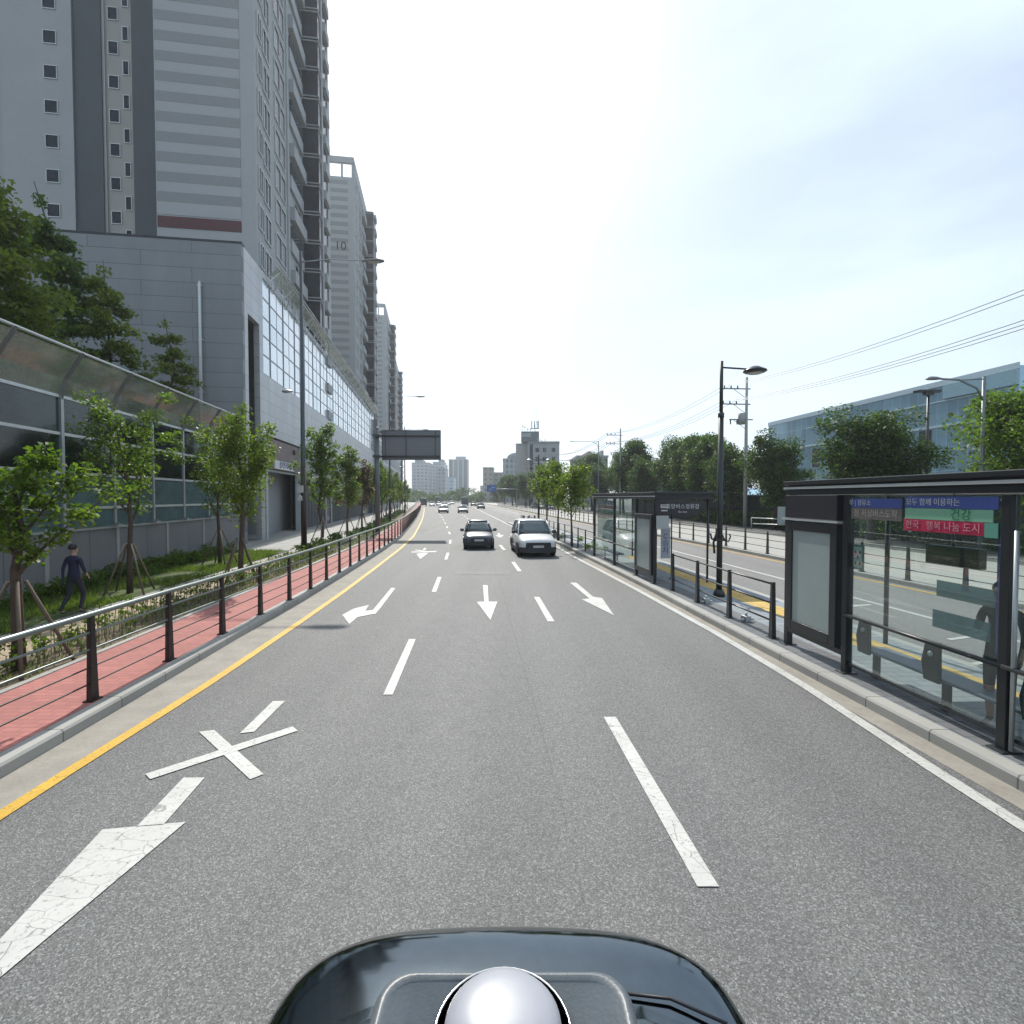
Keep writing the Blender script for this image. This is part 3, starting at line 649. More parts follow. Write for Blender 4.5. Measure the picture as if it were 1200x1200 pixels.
# ================================================================ apartment towers
GT = 'high apartment towers on the left side'
tw = empty('apartment_tower', (-18.7, 38, 0), ANG, 'nearest grey tower with striped end wall and red band above the podium', 'apartment building', GT)
FH = 2.8; NF = 22; TOP = 60.9; G1 = (.34, .355, .365); G2 = (.225, .235, .24)
TW = mat('tower_wall', (.335, .35, .36), .8, var=.06, scale=.25); TWL = mat('tower_pale', (.34, .36, .37), .8, var=.05, scale=.3); TWD = mat('tower_dark', (.085, .095, .105), .75, var=.08, scale=.3)
TBG = mat('tower_beige', (.33, .33, .31), .8, var=.05, scale=.3); TRED = mat('tower_red', (.10, .045, .05), .8)
STG = mat('stripe_grey', (.235, .25, .255), .8, var=.05)
B(-6.67, 0, 0, 24, 0, TOP - 3.4).build('wall', TW, tw)
m_ = MB(); z = 24.0
while z < TOP - 4.5: m_.box(-6.6, -1.0, -.04, 0, z, z + .7); z += 1.4
m_.build('stripes', STG, tw); B(-6.6, -1.0, -.045, 0, 22.2, 22.98).build('red_band', TRED, tw)
B(-6.62, -1.0, -.03, 0, 23.1, TOP - 3.5).build('striped_panel', TWL, tw)
B(-12.3, -6.7, 8, 22, 0, TOP - 3).build('dark_wing', TWD, tw)
B(-14.6, -12.3, 8.05, 22, 0, TOP - 3).build('stair_wing', TBG, tw)
B(-16.7, -14.6, 7.95, 22, 0, TOP - 3).build('dark_pier', TWD, tw)
B(-21.9, -16.7, 7.8, 22, 0, TOP - 3).build('grey_wing', TW, tw)
B(-33, -21.9, 9.6, 22, 0, TOP - 3).build('left_wing', TW, tw)
m_ = MB(); m_.tube([(-14.35, 7.95, 1), (-14.35, 7.95, TOP - 4)], .05, 6); m_.build('downpipe', TWL, tw)
m_ = MB()
for x in (-6.4, -4.2, -2.0, -.25): m_.box(x - .15, x + .15, .1, .4, TOP - 3.4, TOP - 1)
m_.box(-6.67, 0, 0, .5, TOP - 1, TOP); m_.box(-.4, 0, .5, 24, TOP - 2.2, TOP); m_.box(-.3, 0, .5, 3, TOP - 3.4, TOP - 2.2); m_.build('roof_frame', TW, tw)
wins = []      # (x0,x1,y0,y1,z0,z1,kind)
for f in range(2, NF - 1):
    z = f * FH
    wins.append(('f', -18.8, -17.8, 7.8, z + .9, z + 2.0)); wins.append(('f', -23.0, -22.4, 9.6, z + 1.0, z + 1.7))
    wins.append(('f', -14.1, -13.3, 8.05, z + .8, z + 1.9)); 
    if f % 1 == 0: wins.append(('f', -13.0, -12.5, 8.05, z + 2.0, z + 3.2))
    wins.append(('s', .6, 1.5, 0, z + .5, z + 2.3)); wins.append(('s', 1.8, 3.3, 0, z + .3, z + 2.3)); wins.append(('s', 4.6, 7.4, 0, z + .3, z + 2.3)); wins.append(('s', 10.2, 12.4, 0, z + .4, z + 2.2))
wins.sort(key=lambda q: abs(q[4] - 29))
rest = MB(); rest2 = MB()
for i, q in enumerate(wins):
    pane = MB(); fr = MB()
    if q[0] == 'f':
        _, x0, x1, y, z0, z1 = q
        pane.box(x0 + .05, x1 - .05, y - .02, y - .003, z0 + .05, z1 - .05)
        for bx in ((x0, x1, z0, z0 + .06), (x0, x1, z1 - .06, z1), (x0, x0 + .05, z0 + .06, z1 - .06), (x1 - .05, x1, z0 + .06, z1 - .06)): fr.box(bx[0], bx[1], y - .07, y - .003, bx[2], bx[3])
    else:
        _, y0_, y1_2, x, z0, z1 = q
        pane.box(.003, .02, y0_ + .06, y1_2 - .06, z0 + .06, z1 - .06)
        ym = (y0_ + y1_2) / 2
        for by in ((y0_, y1_2, z0, z0 + .07), (y0_, y1_2, z1 - .07, z1), (y0_, y0_ + .06, z0 + .07, z1 - .07), (y1_2 - .06, y1_2, z0 + .07, z1 - .07), (ym - .03, ym + .03, z0 + .07, z1 - .07)): fr.box(.003, .10, by[0], by[1], by[2], by[3])
    both = MB(); both.v = []; both.add(pane.v, pane.f, 0); both.add(fr.v, fr.f, 1)
    if i < 98: both.build('window', [BGLB, LSTEEL], tw)
    else: rest.add(both.v, both.f, 0); rest.mi[-len(both.f):] = both.mi
tag(rest.build('windows', [BGLB, LSTEEL], tw), kind='stuff')
m_ = MB(); n_ = MB()
for f in range(3, NF - 1):
    z = f * FH
    B(.004, .22 if f % 2 else .5, 8.7, 13.0, z - .2, z + .95).build('balcony', TWL, tw)
    if f % 2: B(.04, .18, 9.0, 12.7, z + .951, z + 2.2).build('balcony_glazing', BGL, tw)

B(0.003, .12, 8.0, 8.5, 0, TOP - 3).build('side_pier', TWL, tw)
B(0, 1.55, 13.5, 17.8, 0, TOP - 2).build('dark_bay', BGLB, tw)
m_ = MB()
for f in range(2, NF): 
    for dz in (0, .3): m_.box(-.02, 1.62, 13.42, 17.86, f * FH + dz, f * FH + dz + .1)
m_.box(1.56, 1.66, 14.6, 15.1, 0, TOP - 3); m_.box(1.56, 1.64, 17.3, 17.85, 0, TOP - 3)
m_.build('bay_bands', TWL, tw)
m_ = MB()
for f in range(2, NF): B(1.56, 1.9, 15.3, 17.2, f * FH - .1, f * FH + .8).build('bay_balcony', TWL, tw)
B(-12, -1.4, 24, 34, 0, TOP - 3).build('rear_block', TW, tw)
TWS = [tw]
for x, y, lb in ((-27.0, 89, 'second tower along the road, carrying the number 10 on its striped end'), (-38.0, 155, 'third tower along the road, behind the one numbered 10'), (-49.0, 217, 'farthest and smallest looking of the towers in the left row')):
    c = copy_tree(tw); c.location = (x, y, 0); c['label'] = lb; TWS.append(c)
text_mesh('tower_number', '10', 2.0, mat('number_dark', (.03, .035, .04), .6), TWS[1], (-2.3, -.06, 45.8), (R(90), 0, 0), .02)

# ================================================================ left railing
def railing(name, label, side, off, y0, y1, sp, post_m, rails, ht, pw=.075, cat='railing', zb=.15):
    r_ = empty(name, (0, 0, 0), 0, label, cat); y = y0; nn = 0; stuff = MB()
    while y < y1:
        x = gx(off, y, side); m_ = MB() if nn < 98 else stuff
        m_.add([(x - pw / 2, y - pw * .9, zb), (x + pw / 2, y - pw * .9, zb), (x + pw / 2, y + pw * .9, zb), (x - pw / 2, y + pw * .9, zb),
                (x - pw * .4, y - pw * .4, zb + ht), (x + pw * .4, y - pw * .4, zb + ht), (x + pw * .4, y + pw * .4, zb + ht), (x - pw * .4, y + pw * .4, zb + ht)],
               [(0, 1, 5, 4), (1, 2, 6, 5), (2, 3, 7, 6), (3, 0, 4, 7), (4, 5, 6, 7)])
        m_.box(x - pw * .9, x + pw * .9, y - pw * 1.3, y + pw * 1.3, zb - .005, zb + .018)
        if nn < 98: m_.build('post', post_m, r_)
        nn += 1; y += sp
    if stuff.v: tag(stuff.build('posts', post_m, r_), kind='stuff')
    for z, rad_, mm in rails:
        m_ = MB(); m_.tube([(gx(off, q_, side), q_, zb + z) for q_ in np.arange(y0, y1 + .01, sp)], rad_, 6); m_.build('rail', mm, r_)
    return r_
OF = lambda y: float(np.interp(y, [5, 8, 14, 27, 60], [-5.53, -5.50, -5.30, -5.28, -5.3]))
railing('roadside_railing', 'long dark brown post railing with pale top rail beside the red path', 'l', OF, -3.32, 150, 1.7, BROWN,
        [(1.17, .04, RAILG), (.93, .018, RAILG), (.70, .016, RAILG), (.46, .011, BROWN), (.24, .011, BROWN)], 1.15, .072)
RR = [(1.06, .02, DARK), (.68, .018, DARK), (.34, .018, DARK)]
railing('island_railing', 'black railing on the island between the two bus shelters', 'r', 5.5, 9.95, 15.3, 1.7, DARK, RR, 1.1, .08)
railing('island_railing', 'black railing on the island beyond the far shelter by the young trees', 'r', 5.5, 24.6, 50, 1.75, DARK, RR, 1.1, .07)
railing('median_railing', 'black railing on the median beyond the bus lanes', 'r', 14.1, 5, 178, 2.0, DARK, RR, 1.1, .08)

# ================================================================ bus shelters (local: y along the kerb, x towards the platform)
def post(p, x, y, h, w_=.11):
    m_ = MB(); m_.box(x - w_ / 2, x + w_ / 2, y - w_ / 2, y + w_ / 2, 0, h); m_.box(x - .12, x + .12, y - .1, y + .1, 0, .02); return m_.build('post', DARK, p, .008)
POST_W = mat('poster_pale', (.30, .35, .34), .25, var=.06, scale=1)
def ad_panel(p, y0, y1, z0, z1, backc):
    f_ = MB(); t = .16
    f_.box(-.1, .1, y0, y0 + t, z0, z1); f_.box(-.1, .1, y1 - t, y1, z0, z1); f_.box(-.1, .1, y0 + t, y1 - t, z0, z0 + t); f_.box(-.1, .1, y0 + t, y1 - t, z1 - t, z1)
    o = f_.build('advert_frame', DARK, p, .01); B(-.075, .075, y0 + t, y1 - t, z0 + t, z1 - t).build('poster', backc, o); return o
s1 = empty('bus_shelter', (5.36, 5.5, .15), math.atan(.043), 'near black bus shelter with glass wall, coloured route banners and advert panel', 'bus shelter')
for y in (4.05, 2.48, 0, -2.45, -4.9): post(s1, 0, y, 2.78)
m_ = MB(); m_.box(-.10, 2.1, -6.2, 4.12, 2.975, 3.045); m_.box(-.06, 2.0, -6.15, 4.08, 2.80, 2.88); m_.build('roof', DARK, s1, .01)
B(-.09, -.05, -6.2, 4.12, 2.90, 2.94).build('roof_edge_strip', LSTEEL, s1); B(-.045, 1.98, -6.1, 4.06, 2.88, 2.975).build('roof_core', BLK, s1)
m_ = MB(); m_.box(-.12, .12, 2.6, 4.0, 2.38, 2.79); m_.build('light_box', mat('box_black', (.02, .02, .026), .35), s1, .01)
B(-.13, .13, 2.56, 4.1, 2.34, 2.375).build('box_trim', LSTEEL, s1)
ad_panel(s1, 2.62, 3.98, .36, 2.32, POST_W)
m_ = MB(); m_.box(-.05, .05, 2.5, 4.05, .26, .34); m_.build('lower_beam', DARK, s1)
for a_, b_ in ((.06, 1.20), (1.215, 2.42), (-2.39, -.06), (-4.8, -2.5)):
    B(-.006, .006, a_, b_, .17, 2.78).build('glass_pane', GLS, s1)
for a_, b_ in ((0, 2.48), (-2.45, 0), (-4.9, -2.45)):
    m_ = MB(); m_.tube([(-.05, a_, .92), (-.05, b_, .92)], .028, 8); m_.box(-.02, .02, a_ + .055, b_ - .055, .14, .17); m_.build('hand_rail', DARK, s1)
m_ = MB(); m_.tube([(-.05, -.12, .05), (-.05, -.12, 2.4)], .022, 8); m_.build('grey_pipe', STEEL, s1)
# banners behind the upper glass
BLUEB = mat('banner_blue', (.055, .085, .28), .5); GRNB = mat('banner_green', (.19, .40, .27), .5); REDB = mat('banner_red', (.42, .02, .065), .5)
BRNB = mat('banner_brown', (.15, .13, .12), .5); WTX = mat('banner_white', (.5, .5, .52), .5); PNK = mat('banner_pink', (.55, .24, .28), .5); DGR = mat('banner_dark_green', (.03, .20, .08), .5)
RX = (R(90), 0, R(-90))     # text read from the carriageway side
def banner(name, y0, y1, z0, z1, m_, txt=None, tm=None, size=.1, ty=None, x=-.035):
    o = B(x, x + .012, y0, y1, z0, z1).build(name, m_, s1)
    if txt: text_mesh('banner_letters', txt, size, tm, o, (x - .004, ty if ty is not None else (y0 + y1) / 2, (z0 + z1) / 2), RX, .002)
    return o
banner('blue_banner', 1.42, 2.38, 2.60, 2.735, BLUEB, '무 | 정류소', WTX, .10, 2.2)
banner('brown_banner', 1.42, 2.38, 2.43, 2.595, BRNB, '정 저상버스도착', mat('banner_tan', (.36, .32, .28), .5), .125)
banner('blue_banner', .10, 1.36, 2.615, 2.76, BLUEB, '모두 함께 이용하는', WTX, .10, .95)
banner('green_banner', .16, 1.36, 2.47, 2.61, GRNB, '건강', DGR, .15, .55)
banner('red_banner', .26, 1.38, 2.315, 2.465, REDB, '한국   행복 나눔 도시', PNK, .12)
banner('green_end', .10, .255, 2.30, 2.465, mat('banner_teal', (.10, .30, .23), .5))
m_ = MB(); m_.box(.045, .07, 1.375, 1.405, 2.28, 2.78); m_.box(.045, .07, .06, 2.42, 2.765, 2.785); m_.build('banner_frame', LSTEEL, s1)
o = B(.02, .035, 2.18, 2.4, 1.65, 2.03).build('notice', mat('notice_green', (.10, .19, .17), .5), s1); B(.012, .02, 2.205, 2.375, 1.68, 2.0).build('paper', mat('paper_mint', (.42, .52, .47), .6), o)
m_ = MB()
for a_, b_ in ((2.24, 1.92), (2.33, 1.92), (2.285, 1.84), (2.24, 1.75), (2.33, 1.75)): m_.box(.005, .012, a_ - .012, a_ + .012, b_ - .02, b_ + .02)
m_.build('notice_marks', DARK, o)
B(.01, .016, .2, .95, 1.12, 1.34).build('blue_sticker', glass('sticker_teal', (.5, .65, .67), .05, .6, (.24, .36, .38), .3), s1)
B(.01, .016, -.5, .95, .98, 1.42).build('sticker', glass('sticker_teal_faint', (.6, .72, .73), .05, .35, (.26, .36, .37), .3), s1) if False else None
B(.01, .016, .15, .9, 1.52, 1.72).build('upper_sticker', bpy.data.materials['sticker_teal'], s1)
m_ = MB(); m_.box(.03, .13, .13, .16, 1.0, 2.42); m_.build('blue_fin', mat('fin_blue', (.04, .07, .30), .4), s1)
m_ = MB(); m_.box(1.0, 1.12, 1.35, 2.2, 1.77, 2.05); m_.tube([(1.06, 1.8, 2.05), (1.06, 1.8, 2.8)], .02, 6); m_.build('display_board', mat('display_black', (.012, .012, .015), .25), s1, .01)
for y in (4.0, 0, -4.8):
    m_ = MB(); m_.tube([(1.85, y, 0), (1.85, y, 2.8)], .04, 8); m_.build('front_post', DARK, s1)
bn = empty('bench', (5.36, 5.5, .15), math.atan(.043), 'long blue grey bench with dark curved brackets inside the near shelter', 'bench')
m_ = MB(); m_.box(.14, .52, -.9, 2.35, .40, .44); m_.build('seat', mat('bench_slate', (.15, .18, .23), .45), bn, .01)
for y in (2.15, .95, -.3):
    m_ = MB(); m_.prismx([(y - .03, .38), (y + .20, .38), (y + .24, .62), (y + .18, .88), (y - .02, .90)], .08, .13)
    m_.prismx([(y + .02, .0), (y + .12, .0), (y + .12, .40), (y + .02, .40)], .26, .32); m_.build('bracket', DARK, bn, .008)
    m_ = MB(); m_.lathe([(.035, 0), (.035, .02)], 12, M=Matrix.Translation((.062, y + .09, .74)) @ Matrix.Rotation(R(90), 4, 'Y')); m_.build('bolt', LSTEEL, bn)
# far shelter
s2 = empty('bus_shelter', (4.55, 16.3, .15), math.atan(.086), 'farther black bus shelter with thick advert box and hanging name sign', 'bus shelter')
for y in (0, 1.75, 4.5, 7.8): post(s2, 0, y, 2.72, .1)
m_ = MB(); m_.box(-.08, 2.0, -.12, 8.0, 2.85, 2.93); m_.box(-.06, 1.95, -.1, 7.95, 2.70, 2.74); m_.build('roof', DARK, s2, .01)
B(-.07, -.04, -.1, 8.0, 2.77, 2.81).build('roof_edge_strip', LSTEEL, s2); B(-.035, 1.9, -.08, 7.9, 2.74, 2.85).build('roof_core', BLK, s2)
for y in (0.1, 7.7): 
    m_ = MB(); m_.tube([(1.8, y, 0), (1.8, y, 2.7)], .035, 8); m_.build('front_post', DARK, s2)
ad_panel(s2, .05, 1.7, .25, 2.2, bpy.data.materials['poster_pale'])
for a_, b_ in ((1.8, 3.05), (3.07, 4.44), (4.56, 6.1), (6.13, 7.74)): B(-.005, .005, a_, b_, .17, 2.7).build('glass_pane', GLS, s2)
for a_, b_ in ((1.75, 4.5), (4.5, 7.8)):
    m_ = MB(); m_.tube([(-.04, a_, .9), (-.04, b_, .9)], .025, 8); m_.build('hand_rail', DARK, s2)
B(.02, .03, 4.75, 7.3, .95, 2.25).build('frosted_panel', GLF, s2); B(.02, .03, 4.75, 7.3, 2.27, 2.42).build('orange_band', mat('banner_orange', (.40, .13, .06), .5), s2)
B(.02, .03, 4.75, 7.3, 2.44, 2.62).build('blue_band', mat('band_mauve', (.16, .17, .25), .5), s2)
ns = B(-.05, 1.35, -.22, -.16, 2.22, 2.62).build('name_sign', mat('sign_black', (.014, .014, .02), .35), s2, .01)
text_mesh('sign_letters', '중앙버스정류장', .17, WTX, ns, (.82, -.224, 2.46), (R(90), 0, 0), .003, 1.0); text_mesh('sign_letters', 'Bus Stop', .08, WTX, ns, (.82, -.224, 2.30), (R(90), 0, 0), .003)
m_ = MB(); m_.box(.1, .34, -.235, -.222, 2.42, 2.53); m_.box(.12, .32, -.235, -.222, 2.32, 2.36); m_.build('bus_symbol', WTX, ns)
m_ = MB(); m_.box(.13, .31, -.24, -.236, 2.47, 2.50); m_.build('symbol_window', DARK, ns)
B(-.02, .38, -.2, -.17, 1.76, 2.18).build('grey_plate', STEEL, s2)
bn2 = empty('bench', (4.55, 16.3, .15), math.atan(.086), 'dark bench inside the farther shelter', 'bench')
B(.15, .5, 4.8, 7.3, .38, .43).build('seat', DARK, bn2, .01)
for y in (5.1, 7.0): B(.28, .34, y, y + .07, 0, .38).build('leg', DARK, bn2)
# thin stop pole
sp_ = empty('stop_pole', (5.37, 17.2, .15), 0, 'thin dark pole with a pale lettered strip beside the far shelter', 'pole')
m_ = MB(); m_.tube([(0, 0, 0), (0, 0, 2.6)], .022, 8); m_.lathe([(.09, 0), (.09, .02), (.03, .04)], 12); m_.build('pole', DARK, sp_)
o = B(-.36, -.04, -.01, .01, .7, 1.75).build('strip_panel', mat('strip_pale', (.42, .45, .52), .4), sp_); m_ = MB(); m_.tube([(-.05, 0, 1.7), (0, 0, 1.7)], .01, 5); m_.tube([(-.05, 0, .75), (0, 0, .75)], .01, 5); m_.build('clip', DARK, sp_)
text_mesh('strip_letters', 'C\n승\n차', .24, mat('strip_blue', (.09, .11, .22), .5), o, (-.2, -.014, 1.2), (R(90), 0, 0), .002)
# utility box at kerb
for i, (x, y, lb) in enumerate(((5.05, 13.25, 'small grey bolted clamp box at a railing post foot, left of the black lamp post'), (5.2, 11.3, 'small grey clamp box at a railing post foot, right of the black lamp post'), (5.62, 5.18, 'grey valve fittings on the kerb at the right edge'))):
    b_ = empty('junction_box', (x, y, .15), .2, lb, 'fitting'); B(-.07, .07, -.09, .09, 0, .13).build('case', STEEL, b_, .01)
    m_ = MB(); m_.tube([(0, 0, .13), (0, 0, .2)], .03, 8); m_.tube([(-.09, -.05, .06), (-.16, -.05, .06)], .025, 8); m_.tube([(.07, -.05, .06), (.14, -.05, .06)], .025, 8); m_.build('bolt', LSTEEL, b_)

# ================================================================ lamps, poles, sign gantry
def lamp_head(n_=1, L=1.1):
    m_ = MB(); rings = []
    for t, w_, h_ in ((0, .05, .05), (.15, .09, .07), (.4, .17, .11), (.75, .19, .12), (.95, .12, .08), (1, .03, .03)):
        rings.append([(L * t, math.cos(a_) * w_, math.sin(a_) * h_ * (.5 if math.sin(a_) < 0 else 1)) for a_ in [k_ * math.pi / 5 for k_ in range(10)]])
    m_.loft(rings); return m_
sl = empty('street_lamp', (-10.5, 25.8, .15), 0, 'tall grey street lamp with long arm in front of the podium corner', 'street lamp', 'tall street lamps on the left')
m_ = MB(); m_.tube([(0, 0, 0), (0, 0, 4), (0, 0, 15)], [.13, .115, .07], 12); m_.box(-.17, .17, -.17, .17, 0, .05); m_.build('pole', mat('lamp_bluegrey', (.055, .065, .075), .45, .3), sl)
m_ = MB(); m_.tube([(0, 0, .05), (0, 0, 4.3)], [.142, .125], 12); m_.build('pole_sleeve', BROWN, sl)
m_ = MB(); m_.tube([(0, 0, 14.45), (1.5, 0, 14.6), (3.1, 0, 14.52)], .035, 8); m_.tube([(0, 0, 13.4), (.9, 0, 14.5)], .02, 6) if False else None; m_.build('arm', STEEL, sl)
lh = lamp_head().build('lamp_head', mat('lamp_head_grey', (.20, .215, .22), .4, .3), sl, loc=(3.05, 0, 14.5))
B(.3, .9, -.1, .1, -.075, -.05).build('lens', mat('lamp_lens', (.45, .46, .42), .3), lh)
m_ = MB(); m_.tube([(0, 0, 7.95), (-.55, 0, 8.05)], .022, 6); m_.build('side_arm', STEEL, sl)
lamp_head(L=.5).build('side_lamp', STEEL, sl, loc=(-.5, 0, 8.05), rotz=math.pi)
m_ = MB(); m_.box(-.22, .05, -.24, -.12, 3.0, 3.35); m_.box(-.2, 0, -.22, -.12, 2.6, 2.75); m_.lathe([(.12, 0), (.12, .06)], 12, M=Matrix.Translation((-.12, -.14, 2.75)) @ Matrix.Rotation(R(90), 4, 'X')); m_.build('camera_box', mat('box_white', (.5, .5, .5), .5), sl)
for x, y, lb in ((-14.3, 60, 'second tall street lamp, right above the sign gantry'), (-18.6, 89, 'third and smallest tall street lamp beyond the sign gantry')):
    c = copy_tree(sl); c.location = (x, y, .15); c['label'] = lb
# gantry sign seen from behind
gs = empty('road_sign', (-10.5, 40, .15), 0, 'large road sign seen from its grey back, on a thick post over the left lane', 'road sign')
m_ = MB(); m_.tube([(0, 0, 0), (0, 0, 8.15)], [.2, .16], 14); m_.lathe([(.17, 8.15), (.1, 8.22)], 14); m_.build('post', mat('gantry_grey', (.13, .145, .155), .45, .3), gs)
m_ = MB(); m_.tube([(0, -.05, 7.55), (4.85, -.05, 7.55)], .07, 8); m_.tube([(0, -.05, 5.95), (4.85, -.05, 5.95)], .07, 8)
for z in (7.55, 5.95): m_.box(-.28, .28, -.28, .2, z - .09, z + .09)
m_.build('arm', mat('gantry_arm', (.06, .065, .07), .45, .3), gs)
m_ = MB(); m_.box(.35, 4.95, .08, .11, 5.68, 8.0); m_.build('panel', mat('sign_back', (.17, .18, .195), .5, .3, var=.05), gs)
m_ = MB()
for x in (.6, 2.2, 4.5): m_.box(x, x + .06, .02, .08, 5.7, 7.98)
for z in (5.68, 7.94): m_.box(.35, 4.95, .03, .08, z, z + .06)
for x in (.35, 4.89): m_.box(x, x + .06, .03, .08, 5.74, 7.94)
m_.build('panel_rib', mat('sign_rib', (.09, .095, .10), .5, .3), gs)
# black island lamp
il = empty('island_lamp', (5.77, 14.2, .15), 0, 'black lamp post with one short arm and disc head on the island', 'lamp post', 'black lamp posts on the island')
m_ = MB(); m_.tube([(0, 0, 0), (0, 0, 5.0)], [.08, .07], 12); m_.lathe([(.16, 0), (.15, .1), (.1, .2)], 14); m_.lathe([(.082, 4.95), (.082, 5.08), (.05, 5.1)], 12); m_.tube([(0, 0, 5.0), (0, 0, 6.5)], [.05, .045], 10); m_.build('pole', mat('lamp_black', (.03, .038, .04), .4, .3), il)
m_ = MB(); m_.tube([(0, 0, 6.33), (.75, 0, 6.28)], .025, 8); m_.build('arm', DARK, il)
m_ = MB(); m_.lathe([(.02, .10), (.12, .10), (.2, .05), (.30, .0), (.31, -.03), (.26, -.06), (.1, -.08)], 20); hd = m_.build('lamp_head', DARK, il, loc=(.92, 0, 6.25)); m_ = MB(); m_.lathe([(.2, -.075), (.18, -.09), (.02, -.1)], 16); m_.build('lens', bpy.data.materials['lamp_lens'], hd)
m_ = MB(); m_.box(-.13, .13, -.13, .13, 1.55, 1.62); m_.box(-.12, -.09, -.11, .0, 1.62, 1.9)
m_.tube([(.08, 0, 1.72), (.14, 0, 1.55), (.24, 0, 1.52), (.30, 0, 1.66), (.27, 0, 1.74)], .02, 6); m_.tube([(-.08, 0, 1.8), (-.17, 0, 1.5), (-.14, 0, 1.2)], .03, 6); m_.tube([(-.1, 0, 1.55), (-.22, 0, 1.6), (-.26, 0, 1.76)], .025, 6); m_.build('bracket', DARK, il)
dl = empty('island_lamp', (2.65, 51, .15), 0, 'black lamp post with two arms at the far end of the island', 'lamp post', 'black lamp posts on the island')
m_ = MB(); m_.tube([(0, 0, 0), (0, 0, 5.0), (0, 0, 7.0)], [.11, .1, .06], 10); m_.build('pole', DARK, dl)
m_ = MB(); m_.tube([(-.9, 0, 6.5), (.9, 0, 6.5)], .035, 6); m_.tube([(-.6, 0, 6.1), (.6, 0, 6.1)], .03, 6); m_.build('arm', DARK, dl)
for x in (-.95, .95):
    m_ = MB(); m_.lathe([(.02, .12), (.2, .06), (.33, 0), (.26, -.06), (.05, -.09)], 14); m_.build('lamp_head', STEEL, dl, loc=(x, 0, 6.48))
# arm lamps of the far pavement
def arm_lamp(x, y, H, L, lb, rz=math.pi):
    r_ = empty('arm_lamp', (x, y, .15), rz, lb, 'street lamp', 'curved arm lamps of the far pavement')
    m_ = MB(); m_.tube([(0, 0, 0), (0, 0, H - .2)], [.11, .08], 10); m_.build('pole', mat('arm_lamp_grey', (.16, .19, .20), .45, .3), r_)
    m_ = MB(); m_.tube([(0, 0, H - 1.4), (.35, 0, H - .75), (1.2, 0, H - .35), (L, 0, H - .3)], .05, 8); m_.tube([(0, 0, H - .3), (1.2, 0, H - .36)], .03, 6); m_.build('arm', bpy.data.materials['arm_lamp_grey'], r_)
    lamp_head(L=.75).build('lamp_head', bpy.data.materials['lamp_head_grey'], r_, loc=(L - .05, 0, H - .3)); return r_
arm_lamp(22.9, 25, 8.8, 2.1, 'curved arm lamp in front of the blue glass building, at the right')
arm_lamp(gr(95) + 26, 95, 13.4, 4.6, 'thin far lamp with its arm showing above the dark tree row')
arm_lamp(gr(120) + 20.5, 120, 16.5, 1.2, 'tall bent top lamp right of the building with rooftop aerials')
tl_ = empty('park_lamp', (29.5, 36.5, .15), 0, 'dark lamp with flat wide top between the dome tree and the curved arm lamp', 'street lamp')
m_ = MB(); m_.tube([(0, 0, 0), (0, 0, 10.2)], [.12, .08], 10); m_.build('pole', DARK, tl_); m_ = MB(); m_.prism([(-.75, -.25), (.75, -.25), (.9, .25), (-.9, .25)], 10.2, 10.34); m_.prism([(-.3, -.15), (.3, -.15), (.3, .15), (-.3, .15)], 10.0, 10.2); m_.build('lamp_head', DARK, tl_)
# utility poles
def utility(x, y, H, lb):
    r_ = empty('utility_pole', (x, y, .1), .07, lb, 'utility pole', 'concrete utility poles')
    m_ = MB(); m_.tube([(0, 0, 0), (0, 0, H)], [.19, .11], 12); m_.build('pole', mat('pole_concrete', (.30, .31, .30), .8), r_)
    for z, L0 in ((H - 1.1, -2.2), (H - 2.5, -2.3), (H - 3.9, -1.6)):
        m_ = MB(); m_.box(L0, .35 if z > H - 3 else .6, -.05, .05, z, z + .09)
        for k_ in range(3):
            xx = L0 + .1 + k_ * .62
            m_.tube([(xx, 0, z + .09), (xx, 0, z + .35)] if z > H - 3 else [(xx, 0, z), (xx, 0, z - .4)], [.07, .05], 6)
        m_.tube([(-1.2, 0, z), (-.08, 0, z - .8)], .025, 5); m_.build('crossarm', mat('crossarm', (.10, .11, .11), .5), r_)
    return r_
U = [(21.5, 47.2), (17.3, 82)]
utility(*U[0], 13.8, 'nearer concrete utility pole with three crossarms behind the dark trees'); utility(*U[1], 13.8, 'farther utility pole with crossarms above the tree row')
t_ = MB(); t_.lathe([(.02, 9.6), (.3, 9.6), (.3, 10.6), (.02, 10.6)], 14, M=Matrix.Translation((21.5 - .5, 47.1, 0))); o = t_.build('transformer', mat('transformer_grey', (.28, .30, .29), .6)); tag(o, 'grey drum transformer fixed beside the nearer utility pole', 'transformer')
NX = [(27.0, 12.2), (21.5, 47.2), (17.3, 82), (12.6, 122), (5.5, 170)]
cbn = MB()
for dz, dx in ((-.75, -2.1), (-.75, -1.5), (-2.15, -2.2), (-2.15, -1.6), (-2.15, -1.0)):
    for i in range(len(NX) - 1):
        (xa, ya), (xb, yb) = NX[i], NX[i + 1]; pts = []
        for k_ in range(13):
            t = k_ / 12; pts.append((xa + (xb - xa) * t + dx, ya + (yb - ya) * t, 13.9 + dz - 1.0 * 4 * t * (1 - t)))
        cbn.tube(pts, .02 if i < 2 else .035, 4)
tag(cbn.build('power_lines', mat('wire', (.08, .085, .09), .5)), 'thin dark power lines sagging between the utility poles', 'power lines')

